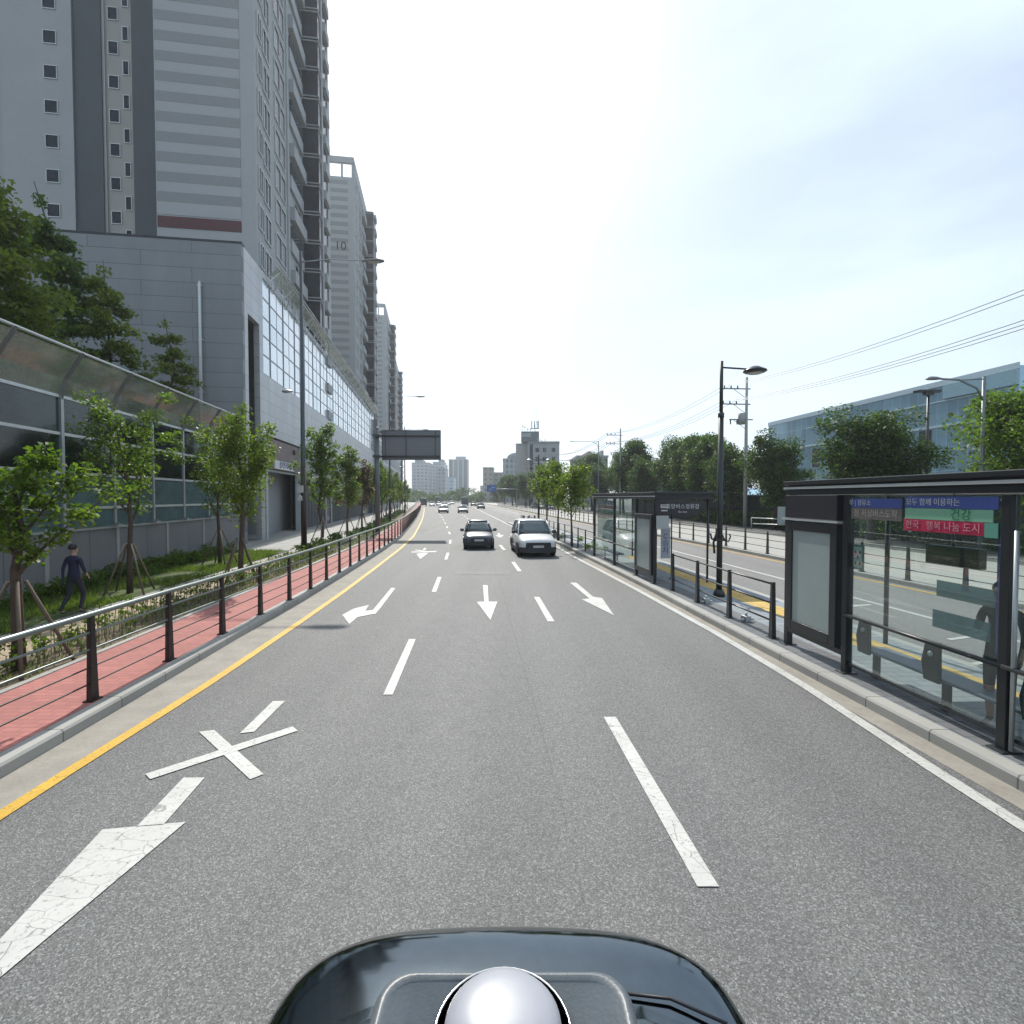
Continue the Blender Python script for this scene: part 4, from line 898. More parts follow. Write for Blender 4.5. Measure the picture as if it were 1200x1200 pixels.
# ================================================================ right side background
bb = empty('glass_building', (64, 65, 0), math.atan(.1), 'large blue glass fronted building behind the trees at the right', 'building')
BLG = clad('blue_curtain_wall', (.20, .33, .40), 1.6, 3.4, 'y', .03, 1.7, .12, .2, 0, .16)
B(0, 40, 0, 53, 0, 19.6).build('wall', BLG, bb)
m_ = MB(); m_.box(-.12, .0, 0, 53, 19.2, 20.0); m_.box(-.15, 0, 0, 53, 13.2, 13.5); m_.box(-.14, 0, 4, 40, 16.9, 17.05); m_.build('cornice', mat('pale_blue_metal', (.42, .52, .56), .4, .2), bb)
B(-.4, -.003, -.0, 10, 17.2, 19.1).build('corner_box', mat('blue_slab', (.22, .36, .42), .3), bb)
for i, (a_, b_, z0, z1) in enumerate(((12, 14, 8.5, 13), (20, 23, 10.5, 12.8), (28, 31, 10.5, 12.9), (36, 38, 9, 12.5), (16.5, 18, 5, 11))):
    B(-.1, -.004, a_, b_, z0, z1).build('window', BGLB, bb)
m_ = MB()
for i in range(10): m_.box(-1.2, -.8, 18 + i * 1.5, 18.25 + i * 1.5, 0, 9)
m_.box(-1.3, -.7, 17.5, 33, 9, 9.4); m_.build('fins', STEEL, bb)
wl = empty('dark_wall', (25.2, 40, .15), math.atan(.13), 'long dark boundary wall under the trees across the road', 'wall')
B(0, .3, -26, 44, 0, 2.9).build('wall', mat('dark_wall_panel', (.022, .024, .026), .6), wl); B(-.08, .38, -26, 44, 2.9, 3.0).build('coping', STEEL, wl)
br = empty('blue_roofed_shed', (27, 74, .15), .13, 'low shed with pale blue metal roof glimpsed under the trees', 'building')
B(0, 12, 0, 26, 0, 3.0).build('wall', mat('shed_wall', (.2, .22, .24), .7), br)
m_ = MB(); m_.prismx([(-.5, 3.0), (26, 3.0), (26, 3.2), (13, 5.3), (-.5, 3.2)], -.5, 12.5); m_.build('roof', mat('shed_blue', (.25, .42, .55), .35), br)
gr_ = empty('guard_rail', (20.6, 44, .15), .2, 'low pale guard rail beside the nearer utility pole foot', 'guard rail')
m_ = MB(); m_.tube([(0, 0, 1.0), (1.6, -3, .95), (2.2, -7, .8)], .05, 6); m_.tube([(0, 0, .5), (1.6, -3, .5), (2.2, -7, .35)], .05, 6); m_.build('rail', LSTEEL, gr_)
for x, y in ((0, 0), (1.6, -3), (2.2, -7)):
    m_ = MB(); m_.tube([(x, y, 0), (x, y, 1.0)], .05, 6); m_.build('post', STEEL, gr_)
for i, (x, y, cc, lb) in enumerate(((22.0, 41.8, (.45, .5, .5), 'pale cyan upright banner stand in the shade left of the dome tree'), (22.5, 40.2, (.2, .45, .47), 'narrower turquoise banner stand beside the pale cyan one'))):
    b_ = empty('banner_stand', (x, y, .15), 0, lb, 'banner'); B(-.3, .3, -.02, .02, .5, 2.0).build('banner', mat('stand%s' % 'ab'[i], cc, .6), b_); m_ = MB(); m_.tube([(-.3, .04, 0), (-.3, .04, 2.05)], .02, 6); m_.tube([(.3, .04, 0), (.3, .04, 2.05)], .02, 6); m_.build('stand', DARK, b_)
# building with aerials
ab = empty('office_building', (5.9, 188, 0), -.05, 'grey office block with rooftop aerials and a dark vertical strip', 'building')
OW_ = mat('office_wall', (.30, .33, .34), .8, var=.06, scale=.1)
B(-.2, 11.4, 0, 14, 0, 23.2).build('wall', OW_, ab); B(-4.6, -.2, 2, 16, 0, 22.4).build('side_wing', mat('office_side', (.36, .37, .36), .8), ab)
B(-.3, 11.5, -.12, 14.2, 22.4, 23.4).build('cornice', mat('office_cornice', (.2, .21, .22), .7), ab); B(-4.7, 0, 1.9, 16, 22.4, 22.9).build('side_cornice', OW_, ab)
B(-2.6, 4.0, 1.0, 8, 23.4, 27.2).build('penthouse', mat('office_dark', (.12, .14, .15), .7), ab); B(-2.4, 1, .85, 1.0, 25.2, 26.6).build('penthouse_sign', mat('office_sign', (.3, .33, .35), .6), ab)
B(.6, 1.8, -.06, 0, 0, 23.0).build('dark_strip', BGLB, ab)
for z in (20.3, 17.0, 13.7):
    for x in (2.7, 5.4, 8.6): B(x, x + 1.3, -.08, -.003, z - .75, z + .75).build('window', BGLB, ab)
m_ = MB()
for z in (20, 16.8, 13.6): m_.box(-4.64, -4.6, 3, 14, z - .7, z + .7)
m_.build('side_windows', BGLB, ab)
m_ = MB()
for x in (1.3, 2.3, 3.3, 3.8): m_.box(x - .16, x + .16, 2, 2.2, 28.4, 31.2)
m_.box(.9, 4.0, 2.05, 2.15, 28.2, 28.5); m_.tube([(2.5, 2.1, 27), (2.5, 2.1, 30)], .12, 6); m_.tube([(2.9, 2.1, 30), (2.9, 2.1, 36.5)], .05, 5)
for x, h in ((-2, 29.4), (-1.2, 29), (-.2, 28.3), (.8, 28.2)): m_.tube([(x, 1.5, 27), (x, 1.5, h)], .07, 5); m_.box(x - .3, x + .3, 1.5, 1.6, h - .3, h)
m_.build('aerials', mat('aerial_grey', (.16, .18, .18), .6), ab)
# far buildings
GF = 'distant buildings at the end of the road'
def block(x0, x1, y, H, wallc, gc, bw, bh, mo, lb, tops=(), name='distant_building', dep=18):
    r_ = empty(name, ((x0 + x1) / 2, y, 0), 0, lb, 'building', GF); hw = (x1 - x0) / 2
    B(-hw, hw, 0, dep, 0, H).build('wall', winwall('far_face_%02d' % len(bpy.data.materials), wallc, gc, bw, bh, mo), r_)
    B(-hw - .2, hw + .2, -.2, dep + .2, H, H + .6).build('parapet', mat('far_parapet', (.3, .32, .33), .8), r_)
    for a_, b_, h in tops: B(a_, b_, 2, dep - 2, H + .6, H + h).build('roof_block', mat('far_roofbox', (.24, .27, .29), .8), r_)
    return r_
block(-74, -52, 600, 47, (.26, .32, .35), (.07, .10, .12), 5.6, 60, .9, 'twin ribbed apartment slab standing alone above the road end', [(-3, 8, 4)])
block(-88, -73, 450, 33, (.36, .38, .40), (.13, .16, .19), 3.4, 2.9, .8, 'leftmost pale tower of the cluster below the road sign', [(-5, 2, 3)])
block(-72.5, -62.5, 470, 35, (.40, .43, .45), (.16, .19, .22), 3.0, 2.9, .8, 'tallest pale tower of the cluster below the road sign', [(0, 4, 3)])
block(-58, -52, 400, 25, (.28, .31, .33), (.12, .14, .16), 3.0, 2.9, .8, 'narrow grey block at the right of the cluster below the road sign', [(-2, 1, 2)])
block(-58, -50, 440, 20, (.36, .44, .50), (.16, .22, .28), 3.5, 3, .7, 'low pale blue block left of the twin ribbed slab')
block(-104, -70, 540, 37, (.34, .37, .39), (.13, .16, .18), 3.2, 2.9, .8, 'wide grey tower row standing behind the cluster below the road sign', [(-9, -4, 3), (5, 9, 3)])
block(-98, -70, 390, 9, (.38, .40, .40), (.14, .16, .18), 4, 3, 1, 'low long grey building behind the far left trees')
block(-17, -11, 300, 20, (.40, .36, .32), (.14, .13, .13), 3, 3, 1.0, 'beige narrow building left of the curved roof one')
block(-11, -5, 310, 17.5, (.36, .37, .35), (.12, .13, .13), 3, 3, 1.0, 'grey beige lower building between the beige and the curved roof ones')
cb_ = block(-5, 7, 285, 24, (.27, .31, .33), (.10, .13, .15), 2.4, 3.1, .6, 'grey office building with low curved roof left of the aerials block')
m_ = MB(); m_.loft([[( 6 * math.cos(a_) * .8 + 1, y, 24.6 + 3.2 * math.sin(a_)) for a_ in [math.pi * k_ / 10 for k_ in range(11)]] for y in (1, 16)], smooth=True); m_.build('curved_roof', mat('far_roofbox', (.24, .27, .29), .8), cb_)
block(-26, -21, 420, 12, (.42, .46, .5), (.2, .24, .28), 3, 3, .8, 'small pale building right of the twin ribbed slab')
block(19, 28, 150, 14.6, (.22, .25, .22), (.08, .10, .09), 3, 3, .9, 'flat topped greenish building above the tree row', [(-1, 0, 2), (3, 3.6, 2.2)])
bs = empty('direction_sign', (-4.6, 150, 0), 0, 'blue direction sign over the far lanes on the right', 'road sign')
m_ = MB(); m_.box(-2.8, 0, -.05, .05, 4.6, 6.6); o = m_.build('panel', mat('sign_blue', (.03, .12, .38), .4), bs)
m_ = MB(); m_.box(-2.2, -1.5, -.07, -.052, 5.2, 5.4); m_.box(-1.2, -.5, -.07, -.052, 5.7, 5.9); m_.box(-1.4, -1.3, -.07, -.052, 4.9, 6.1); m_.build('sign_marks', WTX, o)
m_ = MB(); m_.tube([(0, 0, 5.4), (6, 0, 5.4), (6, 0, 0)], .12, 8); m_.build('post', STEEL, bs)

# ================================================================ vehicles (front towards -Y)
GLC = mat('car_glass', (.06, .085, .095), .05, .25, var=.1, spec=1.0)
HEADL = mat('headlight', (.55, .57, .6), .1, 0, spec=.9); PLATE = mat('plate_blank', (.5, .5, .5), .5)
def car(name, label, kind, paintc, loc, rz, W=1.8, L=4.4, H=1.5, cladc=None, full=True, group=None, cat='car'):
    r_ = empty(name, loc, rz, label, cat, group); hw = W / 2; F = -L / 2; Rr_ = L / 2
    PM = mat('paint_' + '%02d%02d%02d' % tuple(int(c * 99) for c in paintc), paintc, .35, .0, var=.03, coat=.45)
    hood = .62 * H if kind != 'suv' else .60 * H; belt = .64 * H
    if kind == 'bus':
        rings = []
        for y, w_, zt in ((F, .9, H * .9), (F + .15, .98, H * .98), (F + .6, 1, H), (Rr_ - .3, 1, H), (Rr_, .95, H * .97)):
            ww = hw * w_; rings.append([(-ww, y, .35), (-ww, y, zt - .25), (-ww + .2, y, zt), (ww - .2, y, zt), (ww, y, zt - .25), (ww, y, .35)])
        m_ = MB(); m_.loft(rings, smooth=False); m_.build('body', PM, r_)
        B(-hw * .86, hw * .86, F - .02, F + .04, H * .42, H * .84).build('windshield', GLC, r_)
        for s_ in (-1, 1): B(s_ * hw - .01, s_ * hw + .015, F + .5, Rr_ - .5, H * .48, H * .8).build('side_windows', GLC, r_)
        B(-hw * .8, hw * .8, F - .03, F + .02, H * .88, H * .95).build('destination_board', BLK, r_)
    else:
        st = [(0, .72, .30, .62), (.012, .84, .24, .71), (.04, .93, .2, .79), (.10, .98, .2, .86), (.22, 1, .2, .94), (.29, 1, .2, .98), (.5, 1, .2, 1.0), (.8, 1, .2, 1.0), (.93, .97, .22, .97), (.985, .9, .28, .85), (1, .8, .34, .6)]
        rings = []
        for t, w_, zb, zk in st:
            ww = hw * w_; zt = belt * zk; y = F + L * t
            half = [(0, zb), (ww * .8, zb), (ww * .97, zb + .08), (ww, zt * .62), (ww * .975, zt * .85), (ww * .90, zt * .97), (ww * .6, zt * 1.02), (0, zt * 1.035)]
            rings.append([(x, y, z) for x, z in half] + [(-x, y, z) for x, z in half[-2:0:-1]])
        m_ = MB(); m_.loft(rings); o_ = m_.build('body', PM, r_)
        if full: q_ = o_.modifiers.new('sub', 'SUBSURF'); q_.levels = 1; q_.render_levels = 2
        yb0 = F + L * .24; yt0 = F + L * (.43 if kind != 'suv' else .40); yt1 = F + L * (.86 if kind != 'sedan' else .74); yb1 = F + L * (.965 if kind != 'sedan' else .88)
        wb, wt = hw * .9, hw * (.64 if kind != 'suv' else .75); zb = belt * .97; zt = H - .04
        def ring(f):
            y0_ = yb0 + (yt0 - yb0) * f; y1_3 = yb1 + (yt1 - yb1) * f; w_ = wb + (wt - wb) * f ** 1.3; z = zb + (zt - zb) * f; cv = .12
            return [(-w_, y0_ + cv, z), (-w_ * .6, y0_ + .03, z), (0, y0_, z), (w_ * .6, y0_ + .03, z), (w_, y0_ + cv, z), (w_, y1_3 - cv, z), (w_ * .6, y1_3, z), (-w_ * .6, y1_3, z), (-w_, y1_3 - cv, z)]
        m_ = MB(); m_.loft([ring(0), ring(.35), ring(.7), ring(1)]); m_.build('windows', GLC, r_)
        top = ring(1); m_ = MB(); m_.loft([[(x * 1.03, y, z - .015) for x, y, z in top], [(x * .98, y * .995, z + .035) for x, y, z in top], [(x * .8, y * .93, z + .06) for x, y, z in top]]); m_.build('roof', PM, r_)
        for k_ in (0, 4, 5, 8): m_ = MB(); m_.tube([ring(f)[k_] for f in (0, .35, .7, 1)], .035, 6); m_.build('pillar', PM, r_)
        for s_ in (-1, 1): m_ = MB(); m_.tube([(s_ * (wb + .005), 0.1, zb), (s_ * (wt + .01), .1, zt)], .03, 6); m_.build('pillar', PM, r_)
        if full:
            LC = cladc or BLK; bt_ = .50 if cladc else .42
            m_ = MB(); m_.loft([[(x, y, z) for x, z in ((-a_, .24), (a_, .24), (a_ * 1.0, bt_), (-a_ * 1.0, bt_))] for y, a_ in ((F - .03, hw * .6), (F + .04, hw * .82), (F + .25, hw * .97))], smooth=False); m_.build('bumper', LC, r_)
            m_ = MB(); m_.loft([[(x, y, z) for x, z in ((-a_, .44), (a_, .44), (a_ * .95, belt * .66), (-a_ * .95, belt * .66))] for y, a_ in ((F - .02, hw * (.66 if cladc else .56)), (F + .06, hw * (.68 if cladc else .58)))], smooth=False); m_.build('grille', BLK, r_)
            for s_ in (-1, 1):
                m_ = MB(); m_.loft([[(s_ * x, y + dy, z) for x, y, z in ((hw * .52, F + .01, belt * .58), (hw * .86, F + .10, belt * .60), (hw * .93, F + .22, belt * .70), (hw * .62, F + .08, belt * .69))] for dy in (0, .1)], smooth=False); m_.build('headlight', HEADL, r_)
                m_ = MB(); m_.lathe([(.0, -.05), (.09, -.04), (.11, 0), (.09, .05), (0, .06)], 12, M=Matrix.Translation((s_ * (hw + .1), yb0 + .42, belt + .06)) @ Matrix.Diagonal((1.1, .8, .9, 1)) @ Matrix.Rotation(R(90), 4, 'X')); m_.tube([(s_ * (hw - .06), yb0 + .42, belt), (s_ * (hw + .06), yb0 + .42, belt + .03)], .025, 5); m_.build('mirror', PM if kind != 'suv' else BLK, r_)
            B(-.26, .26, F - .045, F - .03, .48, .59).build('licence_plate', PLATE, r_)
            m_ = MB()
            for s_ in (-1, 1): m_.tube([(s_ * .1, yb0 + .1, zb + .08), (s_ * .1 - .5, yb0 + .2, zb + .13)], .01, 4)
            m_.build('wiper', BLK, r_)
            for s_ in (-1, 1):
                m_ = MB(); x = s_ * (hw + .004)
                for t in (.33, .52, .72): m_.box(min(x, x + s_ * .004), max(x, x + s_ * .004), F + L * t, F + L * t + .012, .3, belt * .9)
                m_.build('door_seam', BLK, r_)
            if cladc:
                for s_ in (-1, 1):
                    x = s_ * hw; B(min(x - .02, x + .02), max(x - .02, x + .02), F + .5, Rr_ - .4, .22, .42).build('side_cladding', cladc, r_)
    wr = .33 if kind not in ('suv', 'bus') else (.36 if kind == 'suv' else .48)
    for t in (.185, .80):
        for s_ in (-1, 1):
            y = F + L * t; M_ = Matrix.Translation((s_ * (hw - .10), y, wr)) @ Matrix.Rotation(R(90) * s_, 4, 'Y')
            wh = MB(); wh.lathe([(wr * .6, -.11), (wr * .95, -.11), (wr, -.07), (wr, .07), (wr * .95, .11), (wr * .66, .115)], 20, M=M_)
            wo = wh.build('wheel', RUB, r_)
            if full: rm = MB(); rm.lathe([(wr * .66, .08), (wr * .64, .12), (wr * .55, .115), (wr * .2, .10), (.02, .12)], 10, M=M_); rm.build('rim', STEEL, wo)
    if full:
        for s_ in (-1, 1):
            m_ = MB()
            for t in (.185, .80):
                y = F + L * t; pts = [(y + math.cos(a_) * (wr + .06), wr + math.sin(a_) * (wr + .06)) for a_ in [math.pi * k_ / 10 for k_ in range(11)]]
                x = s_ * hw; m_.prismx(pts, min(x - .05, x + .004), max(x - .05, x + .004))
            m_.build('wheel_arch', cladc or BLK, r_)
    return r_
def ctr(y, u): return (u - 600) / 600 * y
CLD = mat('dark_cladding', (.03, .032, .035), .6)
car('car', 'dark blue grey hatchback driving in the middle lane', 'hatch', (.035, .045, .065), (-2.0, 30.3, 0), .09, 1.70, 4.0, 1.53)
car('suv', 'white and dark SUV in the right lane beside the island kerb', 'suv', (.60, .61, .61), (1.05, 26.9, 0), .10, 1.88, 4.6, 1.72, CLD)
GC = 'cars approaching in the distance'
car('car', 'white car at the front of the distant left pair', 'sedan', (.62, .62, .61), (ctr(97, 519.5), 97, 0), .16, 1.85, 4.5, 1.5, group=GC)
car('car', 'silver white car at the front of the distant pair, right side', 'sedan', (.50, .51, .51), (ctr(97, 542.5), 97, 0), .13, 1.85, 4.5, 1.5, group=GC)
for u, y, c, lb, kd in ((521.5, 150, (.6, .6, .6), 'white car right behind the front left white one', 'sedan'), (514.5, 175, (.58, .58, .58), 'white car far left behind the front pair', 'hatch'),
                        (506.5, 168, (.55, .57, .6), 'pale car between the dark van and the other white cars', 'hatch'), (530, 215, (.6, .6, .6), 'tiny white car farthest away in the middle', 'sedan'), (525, 190, (.55, .55, .55), 'small pale car just behind the second white one', 'sedan'),
                        (563.5, 132, (.05, .05, .05), 'dark car beyond the bus lane fence, nearest of the dark ones', 'hatch'), (555, 175, (.05, .055, .05), 'dark car behind the nearest dark one beyond the fence', 'hatch')):
    car('car', lb, kd, c, (ctr(y, u), y, 0), .15, 1.85, 4.4, 1.55, full=False, group=GC)
car('van', 'dark van at the far left edge of the road by the railing', 'bus', (.05, .06, .075), (ctr(172, 496.5), 172, 0), .17, 2.1, 5.2, 2.7, full=False, cat='van')
car('bus', 'dark green bus far away between the pale cars and the road end', 'bus', (.03, .045, .04), (ctr(240, 513.5), 240, 0), .17, 2.5, 9, 3.2, full=False, group='distant dark buses', cat='bus')
car('bus', 'blue grey bus far away in the lane right of the silver car', 'bus', (.045, .065, .085), (ctr(185, 544.5), 185, 0), .13, 2.5, 9, 3.1, full=False, group='distant dark buses', cat='bus')
for i, (y, off) in enumerate(((118, 21.4), (128, 21.2), (139, 21.0))):
    car('parked_car', ['nearest', 'middle', 'farthest'][i] + ' of the three dark cars parked under the distant trees', 'hatch', (.04, .045, .05), (gr(y) + off, y, 0), .12, 1.8, 4.3, 1.5, full=False, group='dark cars parked along the far kerb')
# reddish brown marker posts behind the SUV
for i, (x, lb) in enumerate(((1.15, 'leftmost of the reddish brown marker posts behind the SUV'), (1.75, 'middle reddish brown marker post behind the SUV'), (2.3, 'rightmost of the reddish brown marker posts behind the SUV'))):
    r_ = empty('marker_post', (x, 52, .0), 0, lb, 'marker post', 'reddish brown marker posts')
    m_ = MB(); m_.lathe([(.26, 0), (.26, .06), (.12, .1), (.1, 1.0), (.06, 1.1)], 12); m_.build('post', mat('marker_brown', (.13, .045, .035), .6), r_)
    m_ = MB(); m_.lathe([(.108, .7), (.106, .85)], 12); m_.build('band', WTX, r_)

# ================================================================ the camera's own car
oc = empty('camera_car', (-.02, 0, 0), 0, 'glossy black car rear below the camera with a mount plate', 'car')
BP = mat('gloss_black_paint', (.115, .140, .158), .09, 1, var=.12, scale=2, coat=.1, spec=.8)
prof = [(2.30, .22, .74), (2.285, .34, .82), (2.25, .48, .885), (2.20, .63, .925), (2.12, .77, .955), (2.0, .885, .975), (1.84, .93, .985), (1.5, .95, .99), (.8, .96, .99), (0, .965, .98), (-1, .96, .96), (-1.7, .93, .88), (-2.1, .86, .78), (-2.35, .6, .62)]
rings = []
prof = [(y + (.085 if y > 1.7 else 0), w_, z_) for y, w_, z_ in prof]
for y, ww, zt in prof:
    half = [(0, .3), (ww * .85, .3), (ww * .985, .42), (ww * 1.0, .62), (ww * .998, zt * .90), (ww * .96, zt * .965), (ww * .86, zt * .992), (ww * .6, zt * 1.01), (0, zt * 1.022)]
    rings.append([(x, y, z) for x, z in half] + [(-x, y, z) for x, z in half[-2:0:-1]])
m_ = MB(); m_.loft(rings[::-1]); bo = m_.build('body', BP, oc); sb = bo.modifiers.new('sub', 'SUBSURF'); sb.levels = 2; sb.render_levels = 2
def cring(f):
    w_ = .84 + (.62 - .84) * f; z = 1.0 + .50 * f; ya = -1.25 + .75 * f; yb = 1.86 - .60 * f
    return [(-w_, ya + .1, z), (0, ya, z), (w_, ya + .1, z), (w_, yb - .16, z), (w_ * .6, yb, z), (-w_ * .6, yb, z), (-w_, yb - .16, z)]
m_ = MB(); m_.loft([cring(-.06), cring(.4), cring(1)]); m_.build('windows', GLC, oc)
tp_ = cring(1); m_ = MB(); m_.loft([[(x * 1.05, y * 1.02, z - .03) for x, y, z in tp_], [(x, y, z + .02) for x, y, z in tp_], [(x * .75, y * .92, z + .05) for x, y, z in tp_]]); m_.build('roof', BP, oc)
m_ = MB(); m_.tube([(.42, 1.905, 1.008), (.62, 1.885, 1.004), (.80, 1.80, .995)], .006, 6); m_.build('seal', BLK, oc)
for t in (-1.4, 1.35):
    for s_ in (-1, 1):
        M_ = Matrix.Translation((s_ * .86, t, .33)) @ Matrix.Rotation(R(90) * s_, 4, 'Y'); wh = MB(); wh.lathe([(.2, -.1), (.31, -.1), (.33, -.06), (.33, .06), (.31, .1), (.22, .1)], 24, M=M_); wo = wh.build('wheel', RUB, oc)
        rm = MB(); rm.lathe([(.21, .08), (.2, .11), (.05, .1), (.02, .12)], 12, M=M_); rm.build('rim', STEEL, wo)
for s_ in (-1, 1): B(s_ * .60 - .14, s_ * .60 + .14, 2.17, 2.24, .70, .80).build('tail_light', mat('tail_red', (.2, .01, .01), .2), oc, .02)
# mount plate with a white dome: rests on the roof
mp_ = empty('camera_mount', (-.02, 0, 0), 0, 'grey mount box with a white dome in a black ring on the car roof', 'camera mount')
def rrect(x0, x1, y0, y1, r, n=6):
    out = []
    for cx, cy, a0 in ((x1 - r, y1 - r, 0), (x0 + r, y1 - r, 90), (x0 + r, y0 + r, 180), (x1 - r, y0 + r, 270)):
        for k_ in range(n + 1): a_ = R(a0 + 90 * k_ / n); out.append((cx + r * math.cos(a_), cy + r * math.sin(a_)))
    return out
def lerp_poly(z, grow, r=.07): return [(x, y, z) for x, y in rrect(-.30 - grow, .30 + grow, .30 - grow, 1.262 + grow, r)]
m_ = MB(); m_.loft([lerp_poly(1.56, .015), lerp_poly(1.675, .012), lerp_poly(1.70, .0), lerp_poly(1.707, -.015), lerp_poly(1.697, -.02)]); m_.build('case', mat('mount_grey', (.10, .118, .13), .42, 0, var=.15, scale=12, bump=.1), mp_)
RM = MB(); T = Matrix.Translation((0, 1.10, .0))
RM.lathe([(.155, 1.70), (.155, 1.712), (.150, 1.722), (.147, 1.718), (.144, 1.70), (.13, 1.70), (.125, 1.71), (.10, 1.71)], 40, M=T); RM.build('ring', mat('ring_black', (.012, .012, .013), .25), mp_)
RM = MB(); RM.lathe([(.153, 1.7215), (.151, 1.7245), (.149, 1.7215)], 40, M=T); RM.build('ring_trim', mat('chrome', (.6, .6, .6), .15, 1), mp_)
RM = MB(); RM.lathe([(.130, 1.702), (.131, 1.728), (.128, 1.742), (.118, 1.753), (.10, 1.762), (.07, 1.769), (.03, 1.772), (.001, 1.7725)], 40, M=T); RM.build('dome', mat('dome_white', (.30, .31, .345), .42, 0, var=.05), mp_)

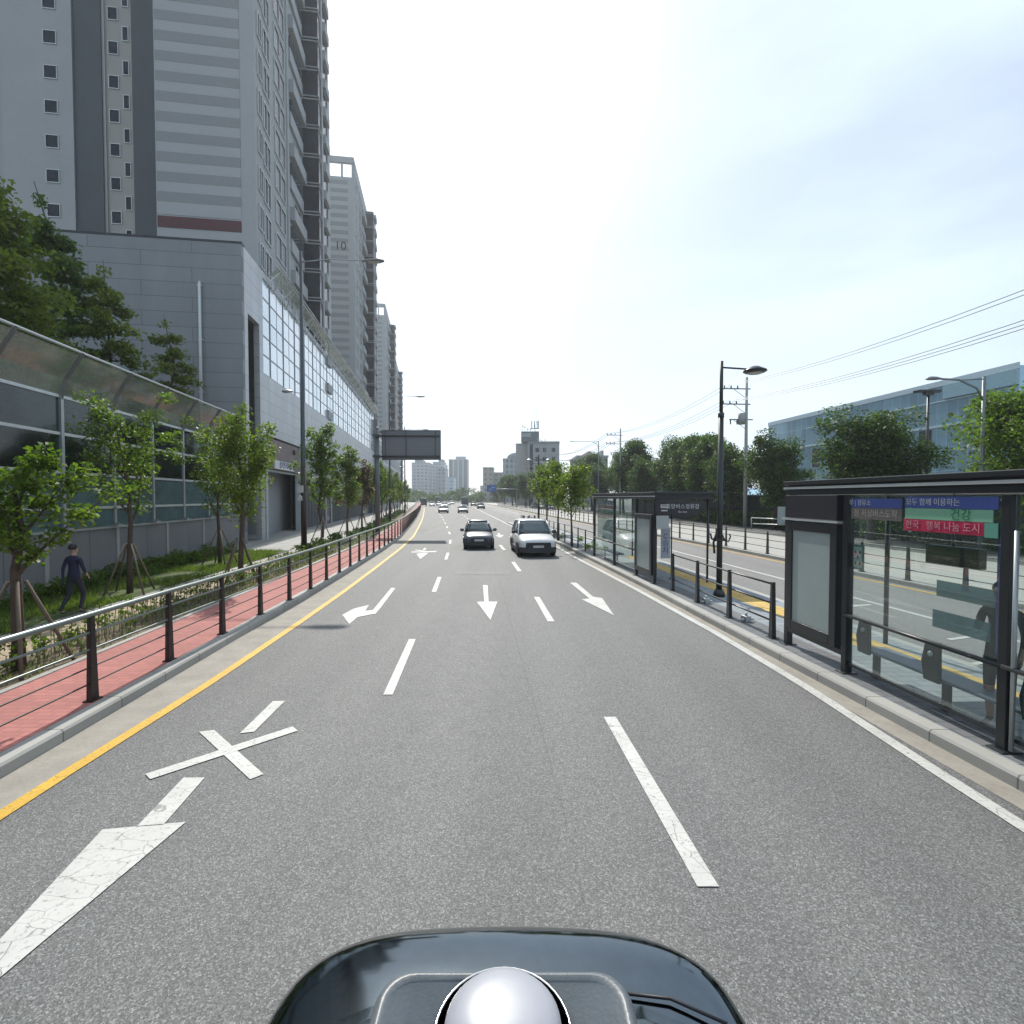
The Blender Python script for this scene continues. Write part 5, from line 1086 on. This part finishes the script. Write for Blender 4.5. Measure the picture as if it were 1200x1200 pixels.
# ================================================================ people
def person(label, loc, rz, pose, cols, hair='short', scale=1.0):
    root = empty('person', loc, rz, label, 'person'); root.scale = (scale,) * 3
    V = []; E_ = []; Rd = []
    def add(p, r, par=None):
        V.append(p); Rd.append(r); i = len(V) - 1
        if par is not None: E_.append((par, i))
        return i
    pel = add((0, 0, .96), (.145, .10)); sp1 = add((0, .0, 1.12), (.125, .09), pel); ch = add((0, .01, 1.32), (.15, .105), sp1)
    up = add((0, .015, 1.43), (.09, .07), ch); nk = add((0, 0, 1.50), (.052, .052), up); h0 = add((0, -.01, 1.57), (.066, .075), nk)
    h1 = add((0, -.012, 1.65), (.078, .092), h0); h2 = add((0, 0, 1.72), (.05, .06), h1)
    add((0, -.105, 1.615), (.012, .012), h1)                          # nose
    for s_, (el, wr_) in zip((-1, 1), pose['arms']):
        sh_ = add((s_ * .17, .01, 1.41), (.058, .058), ch); e_ = add((s_ * abs(el[0]), el[1], el[2]), (.042, .042), sh_)
        w_ = add((s_ * abs(wr_[0]), wr_[1], wr_[2]), (.027, .027), e_); d = (Vector(V[w_]) - Vector(V[e_])).normalized()
        pm_ = add(tuple(Vector(V[w_]) + d * .07), (.036, .018), w_)
        sd_ = Vector((0, 1, 0)) if abs(d.y) < .7 else Vector((0, 0, 1))
        for k_, (o_, l_) in enumerate(((-.028, .062), (-.010, .074), (.010, .07), (.027, .055))):
            b0 = Vector(V[pm_]) + d * .02 + sd_ * o_; k1 = add(tuple(b0 + d * .02), (.009, .009), pm_); k2 = add(tuple(b0 + d * l_ * .6), (.0085, .0085), k1)
            add(tuple(b0 + d * l_ + Vector((-s_ * .012, 0, 0))), (.007, .007), k2)
        t0 = add(tuple(Vector(V[w_]) + d * .035 - sd_ * .03), (.011, .011), w_); add(tuple(Vector(V[t0]) + d * .04 - sd_ * .02), (.009, .009), t0)
    for s_, (kn, an) in zip((-1, 1), pose['legs']):
        hp = add((s_ * .085, 0, .90), (.095, .095), pel); k_ = add((s_ * .09, kn[0], kn[1]), (.058, .06), hp); a_ = add((s_ * .09, an[0], an[1]), (.036, .04), k_)
        ft = add((s_ * .095, an[0] - .06, an[1] - .05), (.035, .03), a_); add((s_ * .10, an[0] - .17, an[1] - .062), (.036, .022), ft)
    me = bpy.data.meshes.new('b'); me.from_pydata(V, E_, []); ob = bpy.data.objects.new('b', me); C.objects.link(ob)
    sk = ob.modifiers.new('skin', 'SKIN'); sk.use_smooth_shade = True
    for i, q in enumerate(me.skin_vertices[0].data): q.radius = Rd[i]; q.use_root = (i == 0)
    ss = ob.modifiers.new('s', 'SUBSURF'); ss.levels = 1; ss.render_levels = 1
    dg = bpy.context.evaluated_depsgraph_get(); bm_ = bpy.data.meshes.new_from_object(ob.evaluated_get(dg)); bpy.data.objects.remove(ob)
    bm_.materials.clear()
    for c in cols: bm_.materials.append(c)          # skin, top, bottom, shoes
    for p in bm_.polygons:
        x, y, z = p.center
        side = 0 if x < 0 else 1; wz = pose['arms'][side][1]
        arm = abs(x) > .205 and z > .6
        if z > 1.475: m__ = 0
        elif arm: m__ = 1 if (Vector((abs(x), y, z)) - Vector((abs(wz[0]), wz[1], wz[2]))).length > pose['sleeve'] and z > wz[2] - .0 else 0
        elif z > pose['waist']: m__ = 1
        elif z > pose['hem']: m__ = 2
        elif z > .11: m__ = 0
        else: m__ = 3
        p.material_index = m__; p.use_smooth = True
    bd = bpy.data.objects.new('body', bm_); C.objects.link(bd); bd.parent = root
    hm_ = MB(); M_ = Matrix.Translation((0, .012, 1.665)) @ Matrix.Diagonal((.094, .108, .10, 1))
    pr_ = [(math.cos(R(a_)), math.sin(R(a_))) for a_ in (-25 if hair == 'short' else -60, -5, 15, 35, 55, 75, 89)]
    vs = MB(); vs.lathe(pr_, 18, M=M_)
    vv = [(x, y if y > -.03 or z > 1.70 else -.035, z) for x, y, z in vs.v]
    hm_.add(vv, vs.f, 0, True); hm_.build('hair', mat('hair_dark', (.012, .01, .01), .6), root)
    for s_ in (-1, 1):
        m_ = MB(); m_.lathe([(.001, -.008), (.010, -.004), (.012, 0), (.008, .006), (.001, .008)], 10, M=Matrix.Translation((s_ * .03, -.088, 1.645)) @ Matrix.Rotation(R(90), 4, 'X')); m_.build('eye', BLK, root)
        m_ = MB(); m_.lathe([(.001, -.01), (.022, -.006), (.026, 0), (.012, .01)], 10, M=Matrix.Translation((s_ * .08, .0, 1.635)) @ Matrix.Rotation(R(90), 4, 'Y') @ Matrix.Diagonal((1.2, .8, 1, 1))); m_.build('ear', cols[0], root)
    m_ = MB(); m_.box(-.02, .02, -.098, -.085, 1.578, 1.584); m_.build('mouth', mat('lips', (.25, .10, .09), .6), root)
    return root
SKIN = mat('skin', (.40, .24, .17), .55); NAVY = mat('navy_cloth', (.018, .02, .05), .85); NAVYT = mat('dark_trousers', (.022, .024, .035), .85); BLKC = mat('black_cloth', (.022, .024, .028), .85)
SHOE = mat('shoe', (.05, .05, .055), .6)
person('person in navy top and dark trousers walking on the left pavement', (-10.3, 12.0, .147), 3.0,
       dict(arms=[((.205, -.05, 1.15), (.19, -.17, .93)), ((.205, .10, 1.15), (.19, .12, .90))], legs=[((-.16, .50), (-.04, .10)), ((.06, .50), (.30, .14))], sleeve=.12, waist=.93, hem=.13), [SKIN, NAVY, NAVYT, SHOE], 'short', .95)
person('person in black top and knee length skirt standing in the near shelter', (5.82, 6.05, .15), -1.2,
       dict(arms=[((.22, -.03, 1.15), (.11, -.22, 1.26)), ((.215, .02, 1.14), (.20, -.02, .90))], legs=[((-.03, .50), (.02, .10)), ((.02, .50), (.07, .10))], sleeve=.10, waist=.95, hem=.50), [SKIN, BLKC, BLKC, SHOE], 'long', 1.0)

# ================================================================ air
HZ = B(-700, 700, -120, 700, -1.2, 78).build('haze', bpy.data.materials.new('haze_air')); tag(HZ, 'thin pale summer haze filling the street', 'haze', kind='stuff')
hm = HZ.data.materials[0]; hm.use_nodes = True; ht = hm.node_tree; ht.nodes.remove(ht.nodes['Principled BSDF'])
hv = ht.nodes.new('ShaderNodeVolumePrincipled'); hv.inputs['Color'].default_value = (.86, .93, 1, 1); hv.inputs['Density'].default_value = .00045; hv.inputs['Anisotropy'].default_value = .45
ht.links.new(hv.outputs[0], ht.nodes['Material Output'].inputs['Volume'])
